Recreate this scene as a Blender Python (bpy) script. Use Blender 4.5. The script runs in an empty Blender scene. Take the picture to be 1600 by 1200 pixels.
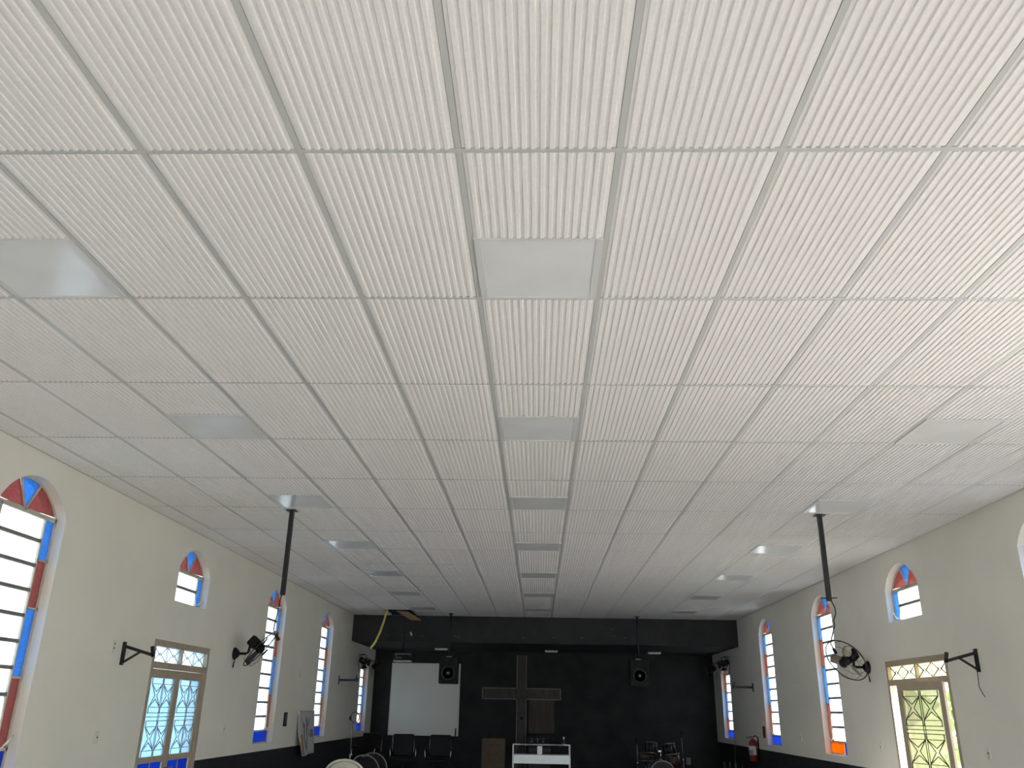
import bpy, bmesh, math, random
from mathutils import Vector, Matrix, Quaternion
random.seed(7)
R = math.radians
PI = math.pi
scene = bpy.context.scene
COL = scene.collection

# ------------------------------------------------------------------ camera
CAMZ = 1.70
cd = bpy.data.cameras.new('camera')
cam = bpy.data.objects.new('camera', cd)
COL.objects.link(cam)
cd.sensor_fit = 'HORIZONTAL'
cd.sensor_width = 36.0
cd.lens = 1305.33 / 1600 * 36.0
cd.clip_start = 0.05
cd.clip_end = 300
_t, _y, _r = R(21.31224), R(-2.04722), R(1.04808)
_f = Vector((math.sin(_y)*math.cos(_t), math.cos(_y)*math.cos(_t), math.sin(_t)))
_rt = Vector((math.cos(_y), -math.sin(_y), 0))
_up = _rt.cross(_f)
_X = math.cos(_r)*_rt + math.sin(_r)*_up
_U = -math.sin(_r)*_rt + math.cos(_r)*_up
M = Matrix((( _X.x, _U.x, -_f.x), (_X.y, _U.y, -_f.y), (_X.z, _U.z, -_f.z)))
cam.matrix_world = Matrix.Translation((0, 0, CAMZ)) @ M.to_4x4()
scene.camera = cam

# ------------------------------------------------------------------ world, sun, exposure
SKY = 3.0
SUN = 8.5
EXPOSURE = 1.68
world = bpy.data.worlds.new('world')
scene.world = world
world.use_nodes = True
wn = world.node_tree
wn.nodes.clear()
wo = wn.nodes.new('ShaderNodeOutputWorld')
bg = wn.nodes.new('ShaderNodeBackground')
sk = wn.nodes.new('ShaderNodeTexSky')
sk.sky_type = 'HOSEK_WILKIE'
sk.turbidity = 6.0
sk.ground_albedo = 0.4
SUNDIR = Vector((-0.46, 0.38, -0.80)).normalized()
sk.sun_direction = -SUNDIR
mx = wn.nodes.new('ShaderNodeMixRGB')
mx.inputs[0].default_value = 0.25
mx.inputs[1].default_value = (0.86, 0.93, 1.0, 1)
wn.links.new(sk.outputs[0], mx.inputs[2])
wn.links.new(mx.outputs[0], bg.inputs[0])
bg.inputs[1].default_value = SKY
wn.links.new(bg.outputs[0], wo.inputs[0])

sl = bpy.data.lights.new('sun', 'SUN')
sl.energy = SUN
sl.angle = R(0.6)
sl.color = (1.0, 0.965, 0.91)
so = bpy.data.objects.new('sun', sl)
so.rotation_euler = SUNDIR.to_track_quat('-Z', 'Y').to_euler()
so.location = (12, -8, 14)
COL.objects.link(so)

vs = scene.view_settings
vs.view_transform = 'Standard'
vs.look = 'None'
vs.gamma = 1.0
vs.use_curve_mapping = False
vs.exposure = EXPOSURE
scene.display_settings.display_device = 'sRGB'
scene.cycles.max_bounces = 14
scene.cycles.diffuse_bounces = 8
scene.cycles.glossy_bounces = 4
scene.cycles.transparent_max_bounces = 12
scene.cycles.sample_clamp_indirect = 6.0

# ------------------------------------------------------------------ room numbers
XL, XR = -4.34, 4.58
YB, YR = 23.27, -4.80            # stage-end wall, entrance wall
ZC = 3.7253                      # ceiling underside (tee flange)
ZT = 4.60                        # wall tops above the ceiling
DADO = 1.035
TH = 0.20
YF, ZS = 20.15, 3.135            # soffit face and underside
COLX = lambda k: -0.3224 + 0.625*k
ROWY = lambda n: 2.6928 + 1.25*n
STAGE = 0.18

# ------------------------------------------------------------------ materials
MATS = {}
def mat(name, col, rough=0.6, metal=0.0, vary=0.06, scale=12.0, bump=0.0, bscale=60.0, spec=0.5, stretch=None):
    if name in MATS:
        return MATS[name]
    m = bpy.data.materials.new(name)
    m.use_nodes = True
    nt = m.node_tree
    b = nt.nodes['Principled BSDF']
    b.inputs['Roughness'].default_value = rough
    b.inputs['Metallic'].default_value = metal
    b.inputs['Specular IOR Level'].default_value = spec
    tc = nt.nodes.new('ShaderNodeTexCoord')
    mp = nt.nodes.new('ShaderNodeMapping')
    nt.links.new(tc.outputs['Object'], mp.inputs[0])
    if stretch:
        mp.inputs['Scale'].default_value = stretch
    n = nt.nodes.new('ShaderNodeTexNoise')
    n.inputs['Scale'].default_value = scale
    n.inputs['Detail'].default_value = 4
    nt.links.new(mp.outputs[0], n.inputs['Vector'])
    rp = nt.nodes.new('ShaderNodeValToRGB')
    lo = [max(0, c*(1-vary)) for c in col]
    hi = [min(1, c*(1+vary)) for c in col]
    rp.color_ramp.elements[0].position = 0.3
    rp.color_ramp.elements[1].position = 0.7
    rp.color_ramp.elements[0].color = (*lo, 1)
    rp.color_ramp.elements[1].color = (*hi, 1)
    nt.links.new(n.outputs[0], rp.inputs[0])
    nt.links.new(rp.outputs[0], b.inputs['Base Color'])
    if bump > 0:
        n2 = nt.nodes.new('ShaderNodeTexNoise')
        n2.inputs['Scale'].default_value = bscale
        n2.inputs['Detail'].default_value = 3
        nt.links.new(mp.outputs[0], n2.inputs['Vector'])
        bp = nt.nodes.new('ShaderNodeBump')
        bp.inputs['Strength'].default_value = bump
        bp.inputs['Distance'].default_value = 0.01
        nt.links.new(n2.outputs[0], bp.inputs['Height'])
        nt.links.new(bp.outputs[0], b.inputs['Normal'])
    MATS[name] = m
    return m

def glass(name, col, trans=0.8, rough=0.2, vary=0.14):
    """pressed window glass: lets light straight through, tints it, scatters some of it"""
    if name in MATS:
        return MATS[name]
    m = bpy.data.materials.new(name)
    m.use_nodes = True
    nt = m.node_tree
    nt.nodes.clear()
    out = nt.nodes.new('ShaderNodeOutputMaterial')
    tr = nt.nodes.new('ShaderNodeBsdfTransparent')
    tl = nt.nodes.new('ShaderNodeBsdfTranslucent')
    gl = nt.nodes.new('ShaderNodeBsdfGlossy')
    gl.inputs['Roughness'].default_value = rough
    tc = nt.nodes.new('ShaderNodeTexCoord')
    n = nt.nodes.new('ShaderNodeTexNoise')
    n.inputs['Scale'].default_value = 38
    n.inputs['Detail'].default_value = 3
    nt.links.new(tc.outputs['Object'], n.inputs['Vector'])
    rp = nt.nodes.new('ShaderNodeValToRGB')
    rp.color_ramp.elements[0].position = 0.35
    rp.color_ramp.elements[1].position = 0.65
    rp.color_ramp.elements[0].color = (*[c*(1-vary) for c in col], 1)
    rp.color_ramp.elements[1].color = (*[min(1, c*(1+vary*0.6)) for c in col], 1)
    nt.links.new(n.outputs[0], rp.inputs[0])
    nt.links.new(rp.outputs[0], tr.inputs[0])
    nt.links.new(rp.outputs[0], tl.inputs[0])
    m1 = nt.nodes.new('ShaderNodeMixShader')
    m1.inputs[0].default_value = 1-trans
    nt.links.new(tr.outputs[0], m1.inputs[1])
    nt.links.new(tl.outputs[0], m1.inputs[2])
    m2 = nt.nodes.new('ShaderNodeMixShader')
    m2.inputs[0].default_value = 0.05
    nt.links.new(m1.outputs[0], m2.inputs[1])
    nt.links.new(gl.outputs[0], m2.inputs[2])
    nt.links.new(m2.outputs[0], out.inputs[0])
    MATS[name] = m
    return m

WALL = mat('wall paint', (0.80, 0.775, 0.695), 0.7, vary=0.035, scale=1.3, bump=0.05, bscale=90)
DARK = mat('dado paint', (0.010, 0.011, 0.013), 0.55, vary=0.25, scale=3)
STAGEWALL = mat('black stage wall paint', (0.026, 0.0280, 0.0282), 0.75, vary=0.3, scale=2.2, spec=0.25)
SOFFIT = mat('black soffit paint', (0.033, 0.0337, 0.0352), 0.65, vary=0.2, scale=3, spec=0.25)
FLOOR = mat('polished floor tile', (0.61, 0.585, 0.55), 0.35, vary=0.06, scale=2.0)
GROUND = mat('outside concrete', (0.50, 0.485, 0.455), 0.9, vary=0.12, scale=0.8)
PANEL = mat('ribbed ceiling panel', (0.80, 0.775, 0.765), 0.85, vary=0.03, scale=60)
TEE = mat('white tee enamel', (0.52, 0.52, 0.51), 0.32, vary=0.02, scale=4)
LAMPF = mat('light frame enamel', (0.62, 0.62, 0.61), 0.28, vary=0.02, scale=4)
DIFF = mat('light diffuser acrylic', (0.72, 0.725, 0.735), 0.16, vary=0.05, scale=3)
PLEN = mat('dark plenum boards', (0.03, 0.028, 0.026), 0.9)
WFRAME = mat('cream steel frame', (0.55, 0.49, 0.40), 0.5, vary=0.08, scale=14)
DFRAME = mat('beige door enamel', (0.42, 0.35, 0.26), 0.45, vary=0.07, scale=9)
GRILLE = mat('skylit grille iron', (0.36, 0.42, 0.48), 0.5, vary=0.1)  # skylight on the left door's bars, put into a pale blue-grey
GRILLE_BACKLIT = mat('silhouette grille iron', (0.03, 0.03, 0.03), 0.5, vary=0.1)  # backlit silhouette of the right door's bars, put into the colour
CLEAR = glass('clear ribbed glass', (0.64, 0.67, 0.68), 0.6, vary=0.03)
BLUE = glass('blue glass', (0.095, 0.225, 0.42), 0.5)
RED = glass('red glass', (0.25, 0.118, 0.112), 0.5)
ORANGE = glass('orange glass', (0.42, 0.15, 0.012), 0.5)
DBLUE = glass('dark blue glass', (0.04, 0.085, 0.30), 0.5)
DOORG = glass('blue-tinted door glass', (0.37, 0.47, 0.53), 0.62, vary=0.05)
DOORY = glass('yellow-tinted door glass', (0.42, 0.42, 0.31), 0.62, vary=0.06)
TRANSL = glass('left transom glass', (0.55, 0.62, 0.65), 0.62, vary=0.05)
TRANSR = glass('right transom glass', (0.85, 0.82, 0.62), 0.62, vary=0.05)
BLACKM = mat('black painted steel', (0.013, 0.013, 0.015), 0.42, vary=0.2, spec=0.4)
BLACKP = mat('black plastic', (0.008, 0.0085, 0.0095), 0.55, vary=0.15, spec=0.22)
CHROME = mat('chrome', (0.65, 0.65, 0.66), 0.18, 1.0, vary=0.03)
GREYM = mat('grey metal', (0.22, 0.22, 0.22), 0.35, 0.8, vary=0.08)
WHITEP = mat('white plastic', (0.72, 0.71, 0.67), 0.4, vary=0.03)
CREAMP = mat('cream plastic', (0.70, 0.66, 0.55), 0.38, vary=0.03)
YELLOW = mat('yellow conduit', (0.62, 0.52, 0.12), 0.5, vary=0.08)
PLY = mat('plywood', (0.42, 0.26, 0.13), 0.6, vary=0.25, scale=6, stretch=(2, 18, 2))
CROSSW = mat('dark weathered wood', (0.055, 0.047, 0.041), 0.65, vary=0.45, scale=5, stretch=(9, 9, 0.8))
CROSSE = mat('light-catching wood edge', (0.18, 0.165, 0.15), 0.6, vary=0.25, scale=10)  # light caught along the cross edges, put into a paler colour
BROWN = mat('brown board', (0.045, 0.03, 0.022), 0.6, vary=0.25, scale=4, stretch=(6, 6, 0.6))
CARD = mat('cardboard', (0.135, 0.10, 0.068), 0.85, vary=0.08, scale=7)
SCREEN = mat('matte projection screen', (0.80, 0.79, 0.74), 0.8, vary=0.02, scale=2)
RUBBER = mat('black rubber', (0.01, 0.01, 0.01), 0.8)
REDP = mat('red enamel', (0.21, 0.008, 0.014), 0.4, vary=0.05)

# ------------------------------------------------------------------ mesh helpers
def box(bm, c, s, rot=None, mi=0):
    vs_ = []
    for dx, dy, dz in ((-1,-1,-1),(1,-1,-1),(1,1,-1),(-1,1,-1),(-1,-1,1),(1,-1,1),(1,1,1),(-1,1,1)):
        v = Vector((dx*s[0]/2, dy*s[1]/2, dz*s[2]/2))
        if rot is not None:
            v = rot @ v
        vs_.append(bm.verts.new(v + Vector(c)))
    for q in ((0,3,2,1),(4,5,6,7),(0,1,5,4),(1,2,6,5),(2,3,7,6),(3,0,4,7)):
        f = bm.faces.new([vs_[i] for i in q])
        f.material_index = mi
    return vs_

def rbox(bm, c, s, r=0.01, seg=2, rot=None):
    b2 = bmesh.new()
    box(b2, (0,0,0), s)
    bmesh.ops.bevel(b2, geom=b2.edges[:], offset=r, segments=seg, profile=0.5, affect='EDGES')
    b2.verts.index_update()
    mp_ = {}
    for v in b2.verts:
        w = v.co.copy()
        if rot is not None:
            w = rot @ w
        mp_[v.index] = bm.verts.new(w + Vector(c))
    for f in b2.faces:
        bm.faces.new([mp_[v.index] for v in f.verts])
    b2.free()

def bar(bm, a, b, w, d, up=None):
    """square bar from a to b"""
    a, b = Vector(a), Vector(b)
    t = (b-a)
    L = t.length
    t = t.normalized()
    u = Vector(up) if up is not None else (Vector((0,0,1)) if abs(t.z) < 0.9 else Vector((0,1,0)))
    s = t.cross(u).normalized()
    u = s.cross(t).normalized()
    rot = Matrix((t, s, u)).transposed()
    box(bm, (a+b)/2, (L, w, d), rot)

def tube(bm, pts, r, n=8, closed=False, caps=True):
    pts = [Vector(p) for p in pts]
    rr = r if isinstance(r, (list, tuple)) else [r]*len(pts)
    N = len(pts)
    rings = []
    prev = None
    for i, p in enumerate(pts):
        if closed:
            t = (pts[(i+1) % N]-pts[i-1]).normalized()
        else:
            t = (pts[min(i+1, N-1)]-pts[max(i-1, 0)]).normalized()
        if prev is None:
            a = Vector((0,0,1)) if abs(t.z) < 0.9 else Vector((1,0,0))
            u = t.cross(a).normalized()
        else:
            u = (prev - t*prev.dot(t)).normalized()
        prev = u
        w = t.cross(u)
        rings.append([bm.verts.new(p + rr[i]*(math.cos(2*PI*k/n)*u + math.sin(2*PI*k/n)*w)) for k in range(n)])
    for i in range(N if closed else N-1):
        A, B = rings[i], rings[(i+1) % N]
        for k in range(n):
            f = bm.faces.new((A[k], A[(k+1) % n], B[(k+1) % n], B[k]))
            f.smooth = True
    if caps and not closed:
        bm.faces.new(rings[0][::-1])
        bm.faces.new(rings[-1])

def lathe(bm, prof, n=24, axis=Vector((0,0,1)), origin=Vector((0,0,0)), smooth=True, capends=True):
    """prof: list of (radius, height along axis)"""
    axis = Vector(axis).normalized()
    a = Vector((1,0,0)) if abs(axis.x) < 0.9 else Vector((0,1,0))
    u = axis.cross(a).normalized()
    w = axis.cross(u)
    rings = []
    for rad, h in prof:
        rad = max(rad, 0.0005)
        rings.append([bm.verts.new(Vector(origin)+axis*h+rad*(math.cos(2*PI*k/n)*u+math.sin(2*PI*k/n)*w)) for k in range(n)])
    for A, B in zip(rings, rings[1:]):
        for k in range(n):
            f = bm.faces.new((A[k], A[(k+1) % n], B[(k+1) % n], B[k]))
            f.smooth = smooth
    if capends:
        bm.faces.new(rings[0][::-1])
        bm.faces.new(rings[-1])

def prism(bm, poly, axis, t0, t1):
    """poly: 2-D points; axis 'x' -> points are (y,z), extruded x from t0 to t1; 'y' -> (x,z); 'z' -> (x,y)"""
    def P(p, t):
        return {'x': (t, p[0], p[1]), 'y': (p[0], t, p[1]), 'z': (p[0], p[1], t)}[axis]
    A = [bm.verts.new(P(p, t0)) for p in poly]
    B = [bm.verts.new(P(p, t1)) for p in poly]
    bm.faces.new(A)
    bm.faces.new(B[::-1])
    n = len(poly)
    for i in range(n):
        bm.faces.new((A[i], B[i], B[(i+1) % n], A[(i+1) % n]))

def mesh_of(name, bm, m):
    bmesh.ops.recalc_face_normals(bm, faces=bm.faces[:])
    me = bpy.data.meshes.new(name)
    bm.to_mesh(me)
    bm.free()
    for mm in (m if isinstance(m, (list, tuple)) else [m]):
        me.materials.append(mm)
    return me

def link(name, me, parent=None, loc=None, rot=None):
    o = bpy.data.objects.new(name, me)
    COL.objects.link(o)
    if parent is not None:
        o.parent = parent
    if loc is not None:
        o.location = loc
    if rot is not None:
        o.rotation_euler = rot
    return o

def part(name, bm, m, parent=None, loc=None, rot=None):
    return link(name, mesh_of(name, bm, m), parent, loc, rot)

def tag(o, label, cat, group=None, kind=None):
    o['label'] = label
    o['category'] = cat
    if group:
        o['group'] = group
    if kind:
        o['kind'] = kind
    return o

def thing(name, label, cat, loc=(0,0,0), rot=(0,0,0), group=None, kind=None):
    o = bpy.data.objects.new(name, None)
    o.empty_display_size = 0.1
    COL.objects.link(o)
    o.location = loc
    o.rotation_euler = rot
    return tag(o, label, cat, group, kind)

def dup(root, loc, label, rot=None):
    r = root.copy()
    COL.objects.link(r)
    r.location = loc
    if rot is not None:
        r.rotation_euler = rot
    r['label'] = label
    for ch in list(root.children):
        c = ch.copy()
        COL.objects.link(c)
        c.parent = r
        for g in list(ch.children):
            d = g.copy()
            COL.objects.link(d)
            d.parent = c
    return r

def B():
    return bmesh.new()

# ================================================================== STRUCTURE
# openings: (y0, y1, z0, spring, rise)
def win(yc, z0=1.14, spring=3.25, rise=0.275):
    return (yc-0.5, yc+0.5, z0, spring, rise)
LW = {'window_1': win(6.98), 'window_2': win(10.60, 2.85), 'window_3': win(14.20), 'window_4': win(17.76),
      'window_5': win(21.94, 1.15, 2.62, 0.19), 'added_window_11': win(3.35), 'added_window_12': win(-1.0)}  # last two are out of view, added to let in light
RW = {'window_6': win(7.66), 'window_7': win(10.94, 2.845), 'window_8': win(14.15), 'window_9': win(17.75),
      'window_10': win(21.83, 1.15, 2.62, 0.19), 'added_window_13': win(-0.9)}  # last one is out of view, added to let in light
DOOR_L = (9.75, 11.44, 0.0, 2.385, 0.0)
DOOR_R = (10.00, 11.76, 0.0, 2.375, 0.0)
LIGHT_OPEN_R = (2.3, 4.5, 0.0, 2.60, 0.0)      # unseen side doorway beside the viewer, added to light the near ceiling

def arc_z(o, y):
    y0, y1, z0, sp, rise = o
    if rise <= 0:
        return sp
    h = (y1-y0)/2
    rad = (h*h+rise*rise)/(2*rise)
    d = y-(y0+y1)/2
    return sp + rise - rad + math.sqrt(max(0, rad*rad-d*d))

def side_wall(name, X, sg, ops, label):
    bm = B()
    XO = X + sg*TH
    def quad(pts, nrm=None, mi=0):
        f = bm.faces.new([bm.verts.new(p) for p in pts])
        f.material_index = mi
        f.normal_update()
        if nrm is not None and f.normal.dot(Vector(nrm)) < 0:
            f.normal_flip()
    ys = {YR, YB+TH}
    for o in ops:
        n = 20 if o[4] > 0 else 1
        for i in range(n+1):
            ys.add(round(o[0]+(o[1]-o[0])*i/n, 5))
    ys = sorted(ys)
    for a, b in zip(ys, ys[1:]):
        m = (a+b)/2
        cov = sorted([o for o in ops if o[0] < m < o[1]], key=lambda o: o[2])
        za, zb = 0.0, 0.0
        for o in cov+[None]:
            ta, tb = (ZT, ZT) if o is None else (o[2], o[2])
            if ta > za+1e-6:
                if za < DADO < ta and za == zb:
                    quad(((X, a, za), (X, b, zb), (X, b, DADO), (X, a, DADO)), (-sg, 0, 0), 1)
                    quad(((X, a, DADO), (X, b, DADO), (X, b, tb), (X, a, ta)), (-sg, 0, 0), 0)
                else:
                    quad(((X, a, za), (X, b, zb), (X, b, tb), (X, a, ta)), (-sg, 0, 0), 0)
                quad(((XO, a, za), (XO, b, zb), (XO, b, tb), (XO, a, ta)), (sg, 0, 0), 0)
            if o is not None:
                quad(((X, a, o[2]), (X, b, o[2]), (XO, b, o[2]), (XO, a, o[2])), (0, 0, 1))
                za, zb = arc_z(o, a), arc_z(o, b)
                quad(((X, a, za), (X, b, zb), (XO, b, zb), (XO, a, za)), (0, 0, -1))
    for o in ops:
        for yy, d in ((o[0], 1), (o[1], -1)):
            quad(((X, yy, o[2]), (X, yy, o[3]), (XO, yy, o[3]), (XO, yy, o[2])), (0, d, 0))
    me = bpy.data.meshes.new(name)
    bm.to_mesh(me)
    bm.free()
    me.materials.append(WALL)
    me.materials.append(DARK)
    return tag(link(name, me), label, 'wall', kind='structure')

side_wall('wall_left', XL, -1, list(LW.values())+[DOOR_L], 'off-white plastered left wall with black dado and arched window openings')
side_wall('wall_right', XR, 1, list(RW.values())+[DOOR_R, LIGHT_OPEN_R], 'off-white plastered right wall with black dado and arched window openings')

bm = B()
box(bm, ((XL+XR)/2, YB+TH/2, ZT/2), (XR-XL, TH, ZT))
tag(part('wall_front', bm, STAGEWALL), 'matt black wall at the far stage end of the hall', 'wall', kind='structure')
# unseen entrance wall behind the camera; open doorway added to light the near ceiling
bm = B()
EX = 1.8
for xa, xb, za, zb in ((XL, -EX, 0, ZT), (EX, XR, 0, ZT), (-EX, EX, 3.0, ZT)):
    box(bm, ((xa+xb)/2, YR-TH/2, (za+zb)/2), (xb-xa, TH, zb-za))
tag(part('wall_rear', bm, WALL), 'unseen off-white entrance wall behind the viewer, its wide open doorway added to let in light', 'wall', kind='structure')
bm = B()
box(bm, ((XL+XR)/2, (YR+YB)/2, -0.05), (XR-XL+2*TH, YB-YR+2*TH, 0.1))
tag(part('floor', bm, FLOOR), 'pale polished tile floor of the hall', 'floor', kind='structure')
bm = B()
box(bm, ((XL+XR)/2, (19.0+YB)/2, STAGE/2), (XR-XL, YB-19.0, STAGE))
tag(part('trim_1', bm, DARK), 'low black stage platform below the cross', 'stage', kind='structure')
bm = B()
box(bm, ((XL+XR)/2, (YR+YB)/2, ZT+0.06), (XR-XL+0.8, YB-YR+0.8, 0.12))  # unseen slab added to keep light out of the space above the ceiling
tag(part('roof', bm, PLEN), 'unseen dark roof slab added to block light above the suspended ceiling', 'roof', kind='structure')
# soffit over the stage
bm = B()
box(bm, ((XL+XR)/2, (YF+YB)/2, (ZS+ZC+0.25)/2), (XR-XL, YB-YF, ZC+0.25-ZS))
sof = tag(part('trim_2', bm, SOFFIT), 'deep black dropped soffit across the stage end', 'soffit', kind='structure')
for x, z in ((-3.52, 3.27), (-3.15, 3.27), (-2.70, 3.27), (-1.95, 3.27), (-1.86, 3.26), (-0.35, 3.26), (1.0, 3.28), (1.72, 3.48), (1.75, 3.33), (2.0, 3.30), (0.35, 3.27)):
    bm = B()
    lathe(bm, [(0.010, 0), (0.011, 0.004), (0.004, 0.008)], 8, axis=(0,-1,0), origin=(x, YF, z))
    part('screw_head', bm, GREYM, sof)
bm = B()
rbox(bm, (-2.96, YF-0.012, 3.31), (0.03, 0.024, 0.085), 0.006, 2, Matrix.Rotation(R(-18), 3, 'Y'))
tag(part('cable_clip', bm, WHITEP), 'small tilted white cable clip on the black soffit left of the projector pole', 'clip')

# outside: ground, boundary walls, hedge
bm = B()
box(bm, (0, 9, -0.15), (90, 100, 0.1))
tag(part('ground', bm, GROUND), 'sunlit concrete yard around the hall', 'ground', kind='structure')
bm = B()
box(bm, (-9.2, 9, 1.0), (0.2, 60, 2.2))
tag(part('wall_yard', bm, mat('pale blue yard wall', (0.42, 0.60, 0.74), 0.8)), 'pale blue yard wall seen through the left door glass', 'wall', kind='structure')
bm = B()
for i in range(700):
    y = random.uniform(-8, 40)
    c = Vector((12.5+random.uniform(-0.6, 0.6), y, random.uniform(0.05, 2.3)))
    q = Quaternion((random.random()-.5, random.random()-.5, random.random()-.5, random.random()-.5)).normalized().to_matrix()
    s = random.uniform(0.25, 0.6)
    vv = [bm.verts.new(c + q @ Vector(p)*s) for p in ((-1,0,0),(0,-0.5,0.1),(1,0,0),(0,0.5,0.1))]
    bm.faces.new(vv)
hd = part('hedge', bm, mat('hedge leaves', (0.16, 0.27, 0.05), 0.7, vary=0.4, scale=3))
tag(hd, 'green hedge outside the right-hand wall', 'hedge', kind='stuff')

# ================================================================== CEILING
bm = B()
y_in = ROWY(-2)
box(bm, ((XL+XR)/2, (YR+y_in)/2, ZC+0.02), (XR-XL, y_in-YR, 0.04))
for x in (XL+0.011, XR-0.011):
    box(bm, (x, (y_in+YF)/2, ZC+0.0015), (0.022, YF-y_in, 0.003))
box(bm, ((XL+XR)/2, YF-0.011, ZC+0.0018), (XR-XL-0.05, 0.022, 0.003))
ceil = tag(part('ceiling', bm, TEE), 'suspended ceiling of ribbed off-white panels in a metal tee grid', 'ceiling', kind='structure')
KS = list(range(-6, 8))
for k in KS:
    bm = B()
    box(bm, (0, 0, 0.0015), (0.025, YF-y_in-0.03, 0.003))
    box(bm, (0, 0, 0.02), (0.004, YF-y_in-0.03, 0.034))
    part('main_tee', bm, TEE, ceil, (COLX(k), (y_in+YF)/2, ZC))
xs = [XL]+[COLX(k) for k in KS]+[XR]
bm = B()
box(bm, (0, 0, 0.0012), (XR-XL-0.05, 0.025, 0.003))
box(bm, (0, 0, 0.02), (XR-XL-0.05, 0.004, 0.03))
ct = mesh_of('cross_tee', bm, TEE)
for n in range(-2, 14):
    link('cross_tee', ct, ceil, (0, ROWY(n), ZC-0.0004))

# ribbed panel: tegular edge, 17 ribs along y, hanging just under the flange
def panel_mesh(w, l, x_off=0.0):
    bm = B()
    prof = []
    p = 0.0362
    lo, hi = -0.0045, 0.0025
    n = int((w)/p)
    x0 = -n*p/2
    prof.append((-w/2, hi))
    for i in range(n):
        a = x0+i*p
        prof += [(a+0.005, hi), (a+0.0082, lo), (a+0.0240, lo), (a+0.0272, hi)]
    prof.append((w/2, hi))
    fr = [bm.verts.new((x, -l/2, z)) for x, z in prof]
    bk = [bm.verts.new((x, l/2, z)) for x, z in prof]
    for i in range(len(prof)-1):
        bm.faces.new((fr[i], fr[i+1], bk[i+1], bk[i]))
    T = 0.018
    ft = [bm.verts.new((s*w/2, -l/2, T)) for s in (-1, 1)]
    bt = [bm.verts.new((s*w/2, l/2, T)) for s in (-1, 1)]
    bm.faces.new((ft[0], ft[1], bt[1], bt[0]))
    bm.faces.new([ft[1], ft[0]]+fr)
    bm.faces.new([bt[0], bt[1]]+bk[::-1])
    bm.faces.new((ft[0], bt[0], bk[0], fr[0]))
    bm.faces.new((ft[1], fr[-1], bk[-1], bt[1]))
    return mesh_of('panel', bm, PANEL)

PM = {}
def pmesh(w, l):
    key = (round(w, 3), round(l, 3))
    if key not in PM:
        PM[key] = panel_mesh(w, l)
    return PM[key]
G = 0.028
LIGHT_L = 0.595
LCOLS = {0: 'centre', -4: 'left', 5: 'right'}
def is_light(k, n):          # light sits at the far end of row n (between row lines n and n+1)
    if k not in LCOLS or n % 2 or n < 0:
        return False
    return not (k == 5 and n == 0)
lights = []
for n in range(-2, 14):
    for i in range(len(xs)-1):
        k = i-7
        xa, xb = xs[i], xs[i+1]
        ya, yb = ROWY(n), ROWY(n+1)
        if n == 13:
            yb = YF
        if k == -5 and n == 13:
            continue                                  # lifted-out panel: open hole
        tilt = (random.uniform(-.0016, .0016), random.uniform(-.003, .003), 0)
        zz = ZC+random.uniform(-.0008, .0008)
        if is_light(k, n):
            lights.append((k, n))
            yb = yb-LIGHT_L-0.012
            link('panel', pmesh(xb-xa-G, yb-ya-G/2), ceil, ((xa+xb)/2, (ya+G/2+yb)/2, zz), tilt)
            continue
        link('panel', pmesh(xb-xa-G, yb-ya-G), ceil, ((xa+xb)/2, (ya+yb)/2, zz), tilt)

# light panels
W_, L_ = 0.600, LIGHT_L
bm = B()
fw = 0.034
for sx in (-1, 1):
    box(bm, (sx*(W_-fw)/2, 0, 0.004), (fw, L_, 0.024))
for sy in (-1, 1):
    box(bm, (0, sy*(L_-0.016)/2, 0.004), (W_-2*fw, 0.016, 0.024))
LF = mesh_of('light_frame', bm, LAMPF)
bm = B()
box(bm, (0, 0, 0.002), (W_-2*fw, L_-0.032, 0.012))
LD = mesh_of('diffuser', bm, DIFF)
ORD = {0: 'nearest', 2: 'second', 4: 'third', 6: 'fourth', 8: 'fifth', 10: 'sixth', 12: 'farthest'}
for k, n in lights:
    side = LCOLS[k]
    ol = dict(ORD)
    if k == 5:
        ol = {2: 'nearest', 4: 'second', 6: 'third', 8: 'fourth', 10: 'fifth', 12: 'farthest'}
    extra = ''
    if k in (-4, 5) and n == 4:
        extra = ', beside the hanging pole'
    t = thing('ceiling_light', 'unlit square grey light panel, %s in the %s column%s' % (ol[n], side, extra), 'ceiling light',
              ((COLX(k)+COLX(k+1))/2, ROWY(n+1)-0.008-LIGHT_L/2, ZC), group='square light panels in the ceiling')
    link('light_frame', LF, t)
    link('diffuser', LD, t)

# things around the ceiling hole: plenum batten, plywood, conduit
bm = B()
box(bm, (-3.13, 20.02, ZC+0.14), (0.6, 0.05, 0.09))
tag(part('ceiling_batten', bm, PLEN), 'dark wooden batten seen in the open ceiling hole', 'batten')
bm = B()
pts = [(-3.36, 19.12, ZC+0.35), (-3.375, 19.08, 3.72), (-3.42, 19.06, 3.50), (-3.49, 19.05, 3.25), (-3.57, 19.045, 3.06), (-3.625, 19.045, 2.97), (-3.68, 19.045, 2.90)]
tube(bm, pts, 0.024, 10)
tag(part('conduit_hose', bm, YELLOW), 'yellow corrugated conduit dangling from the open ceiling hole', 'conduit')

# ================================================================== WINDOWS
def bars(segs, w, d, x):
    bm = B()
    for (y0, z0), (y1, z1) in segs:
        bar(bm, (x, y0, z0), (x, y1, z1), d, w, up=(0, -(z1-z0), (y1-y0)))
    return bm

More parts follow.
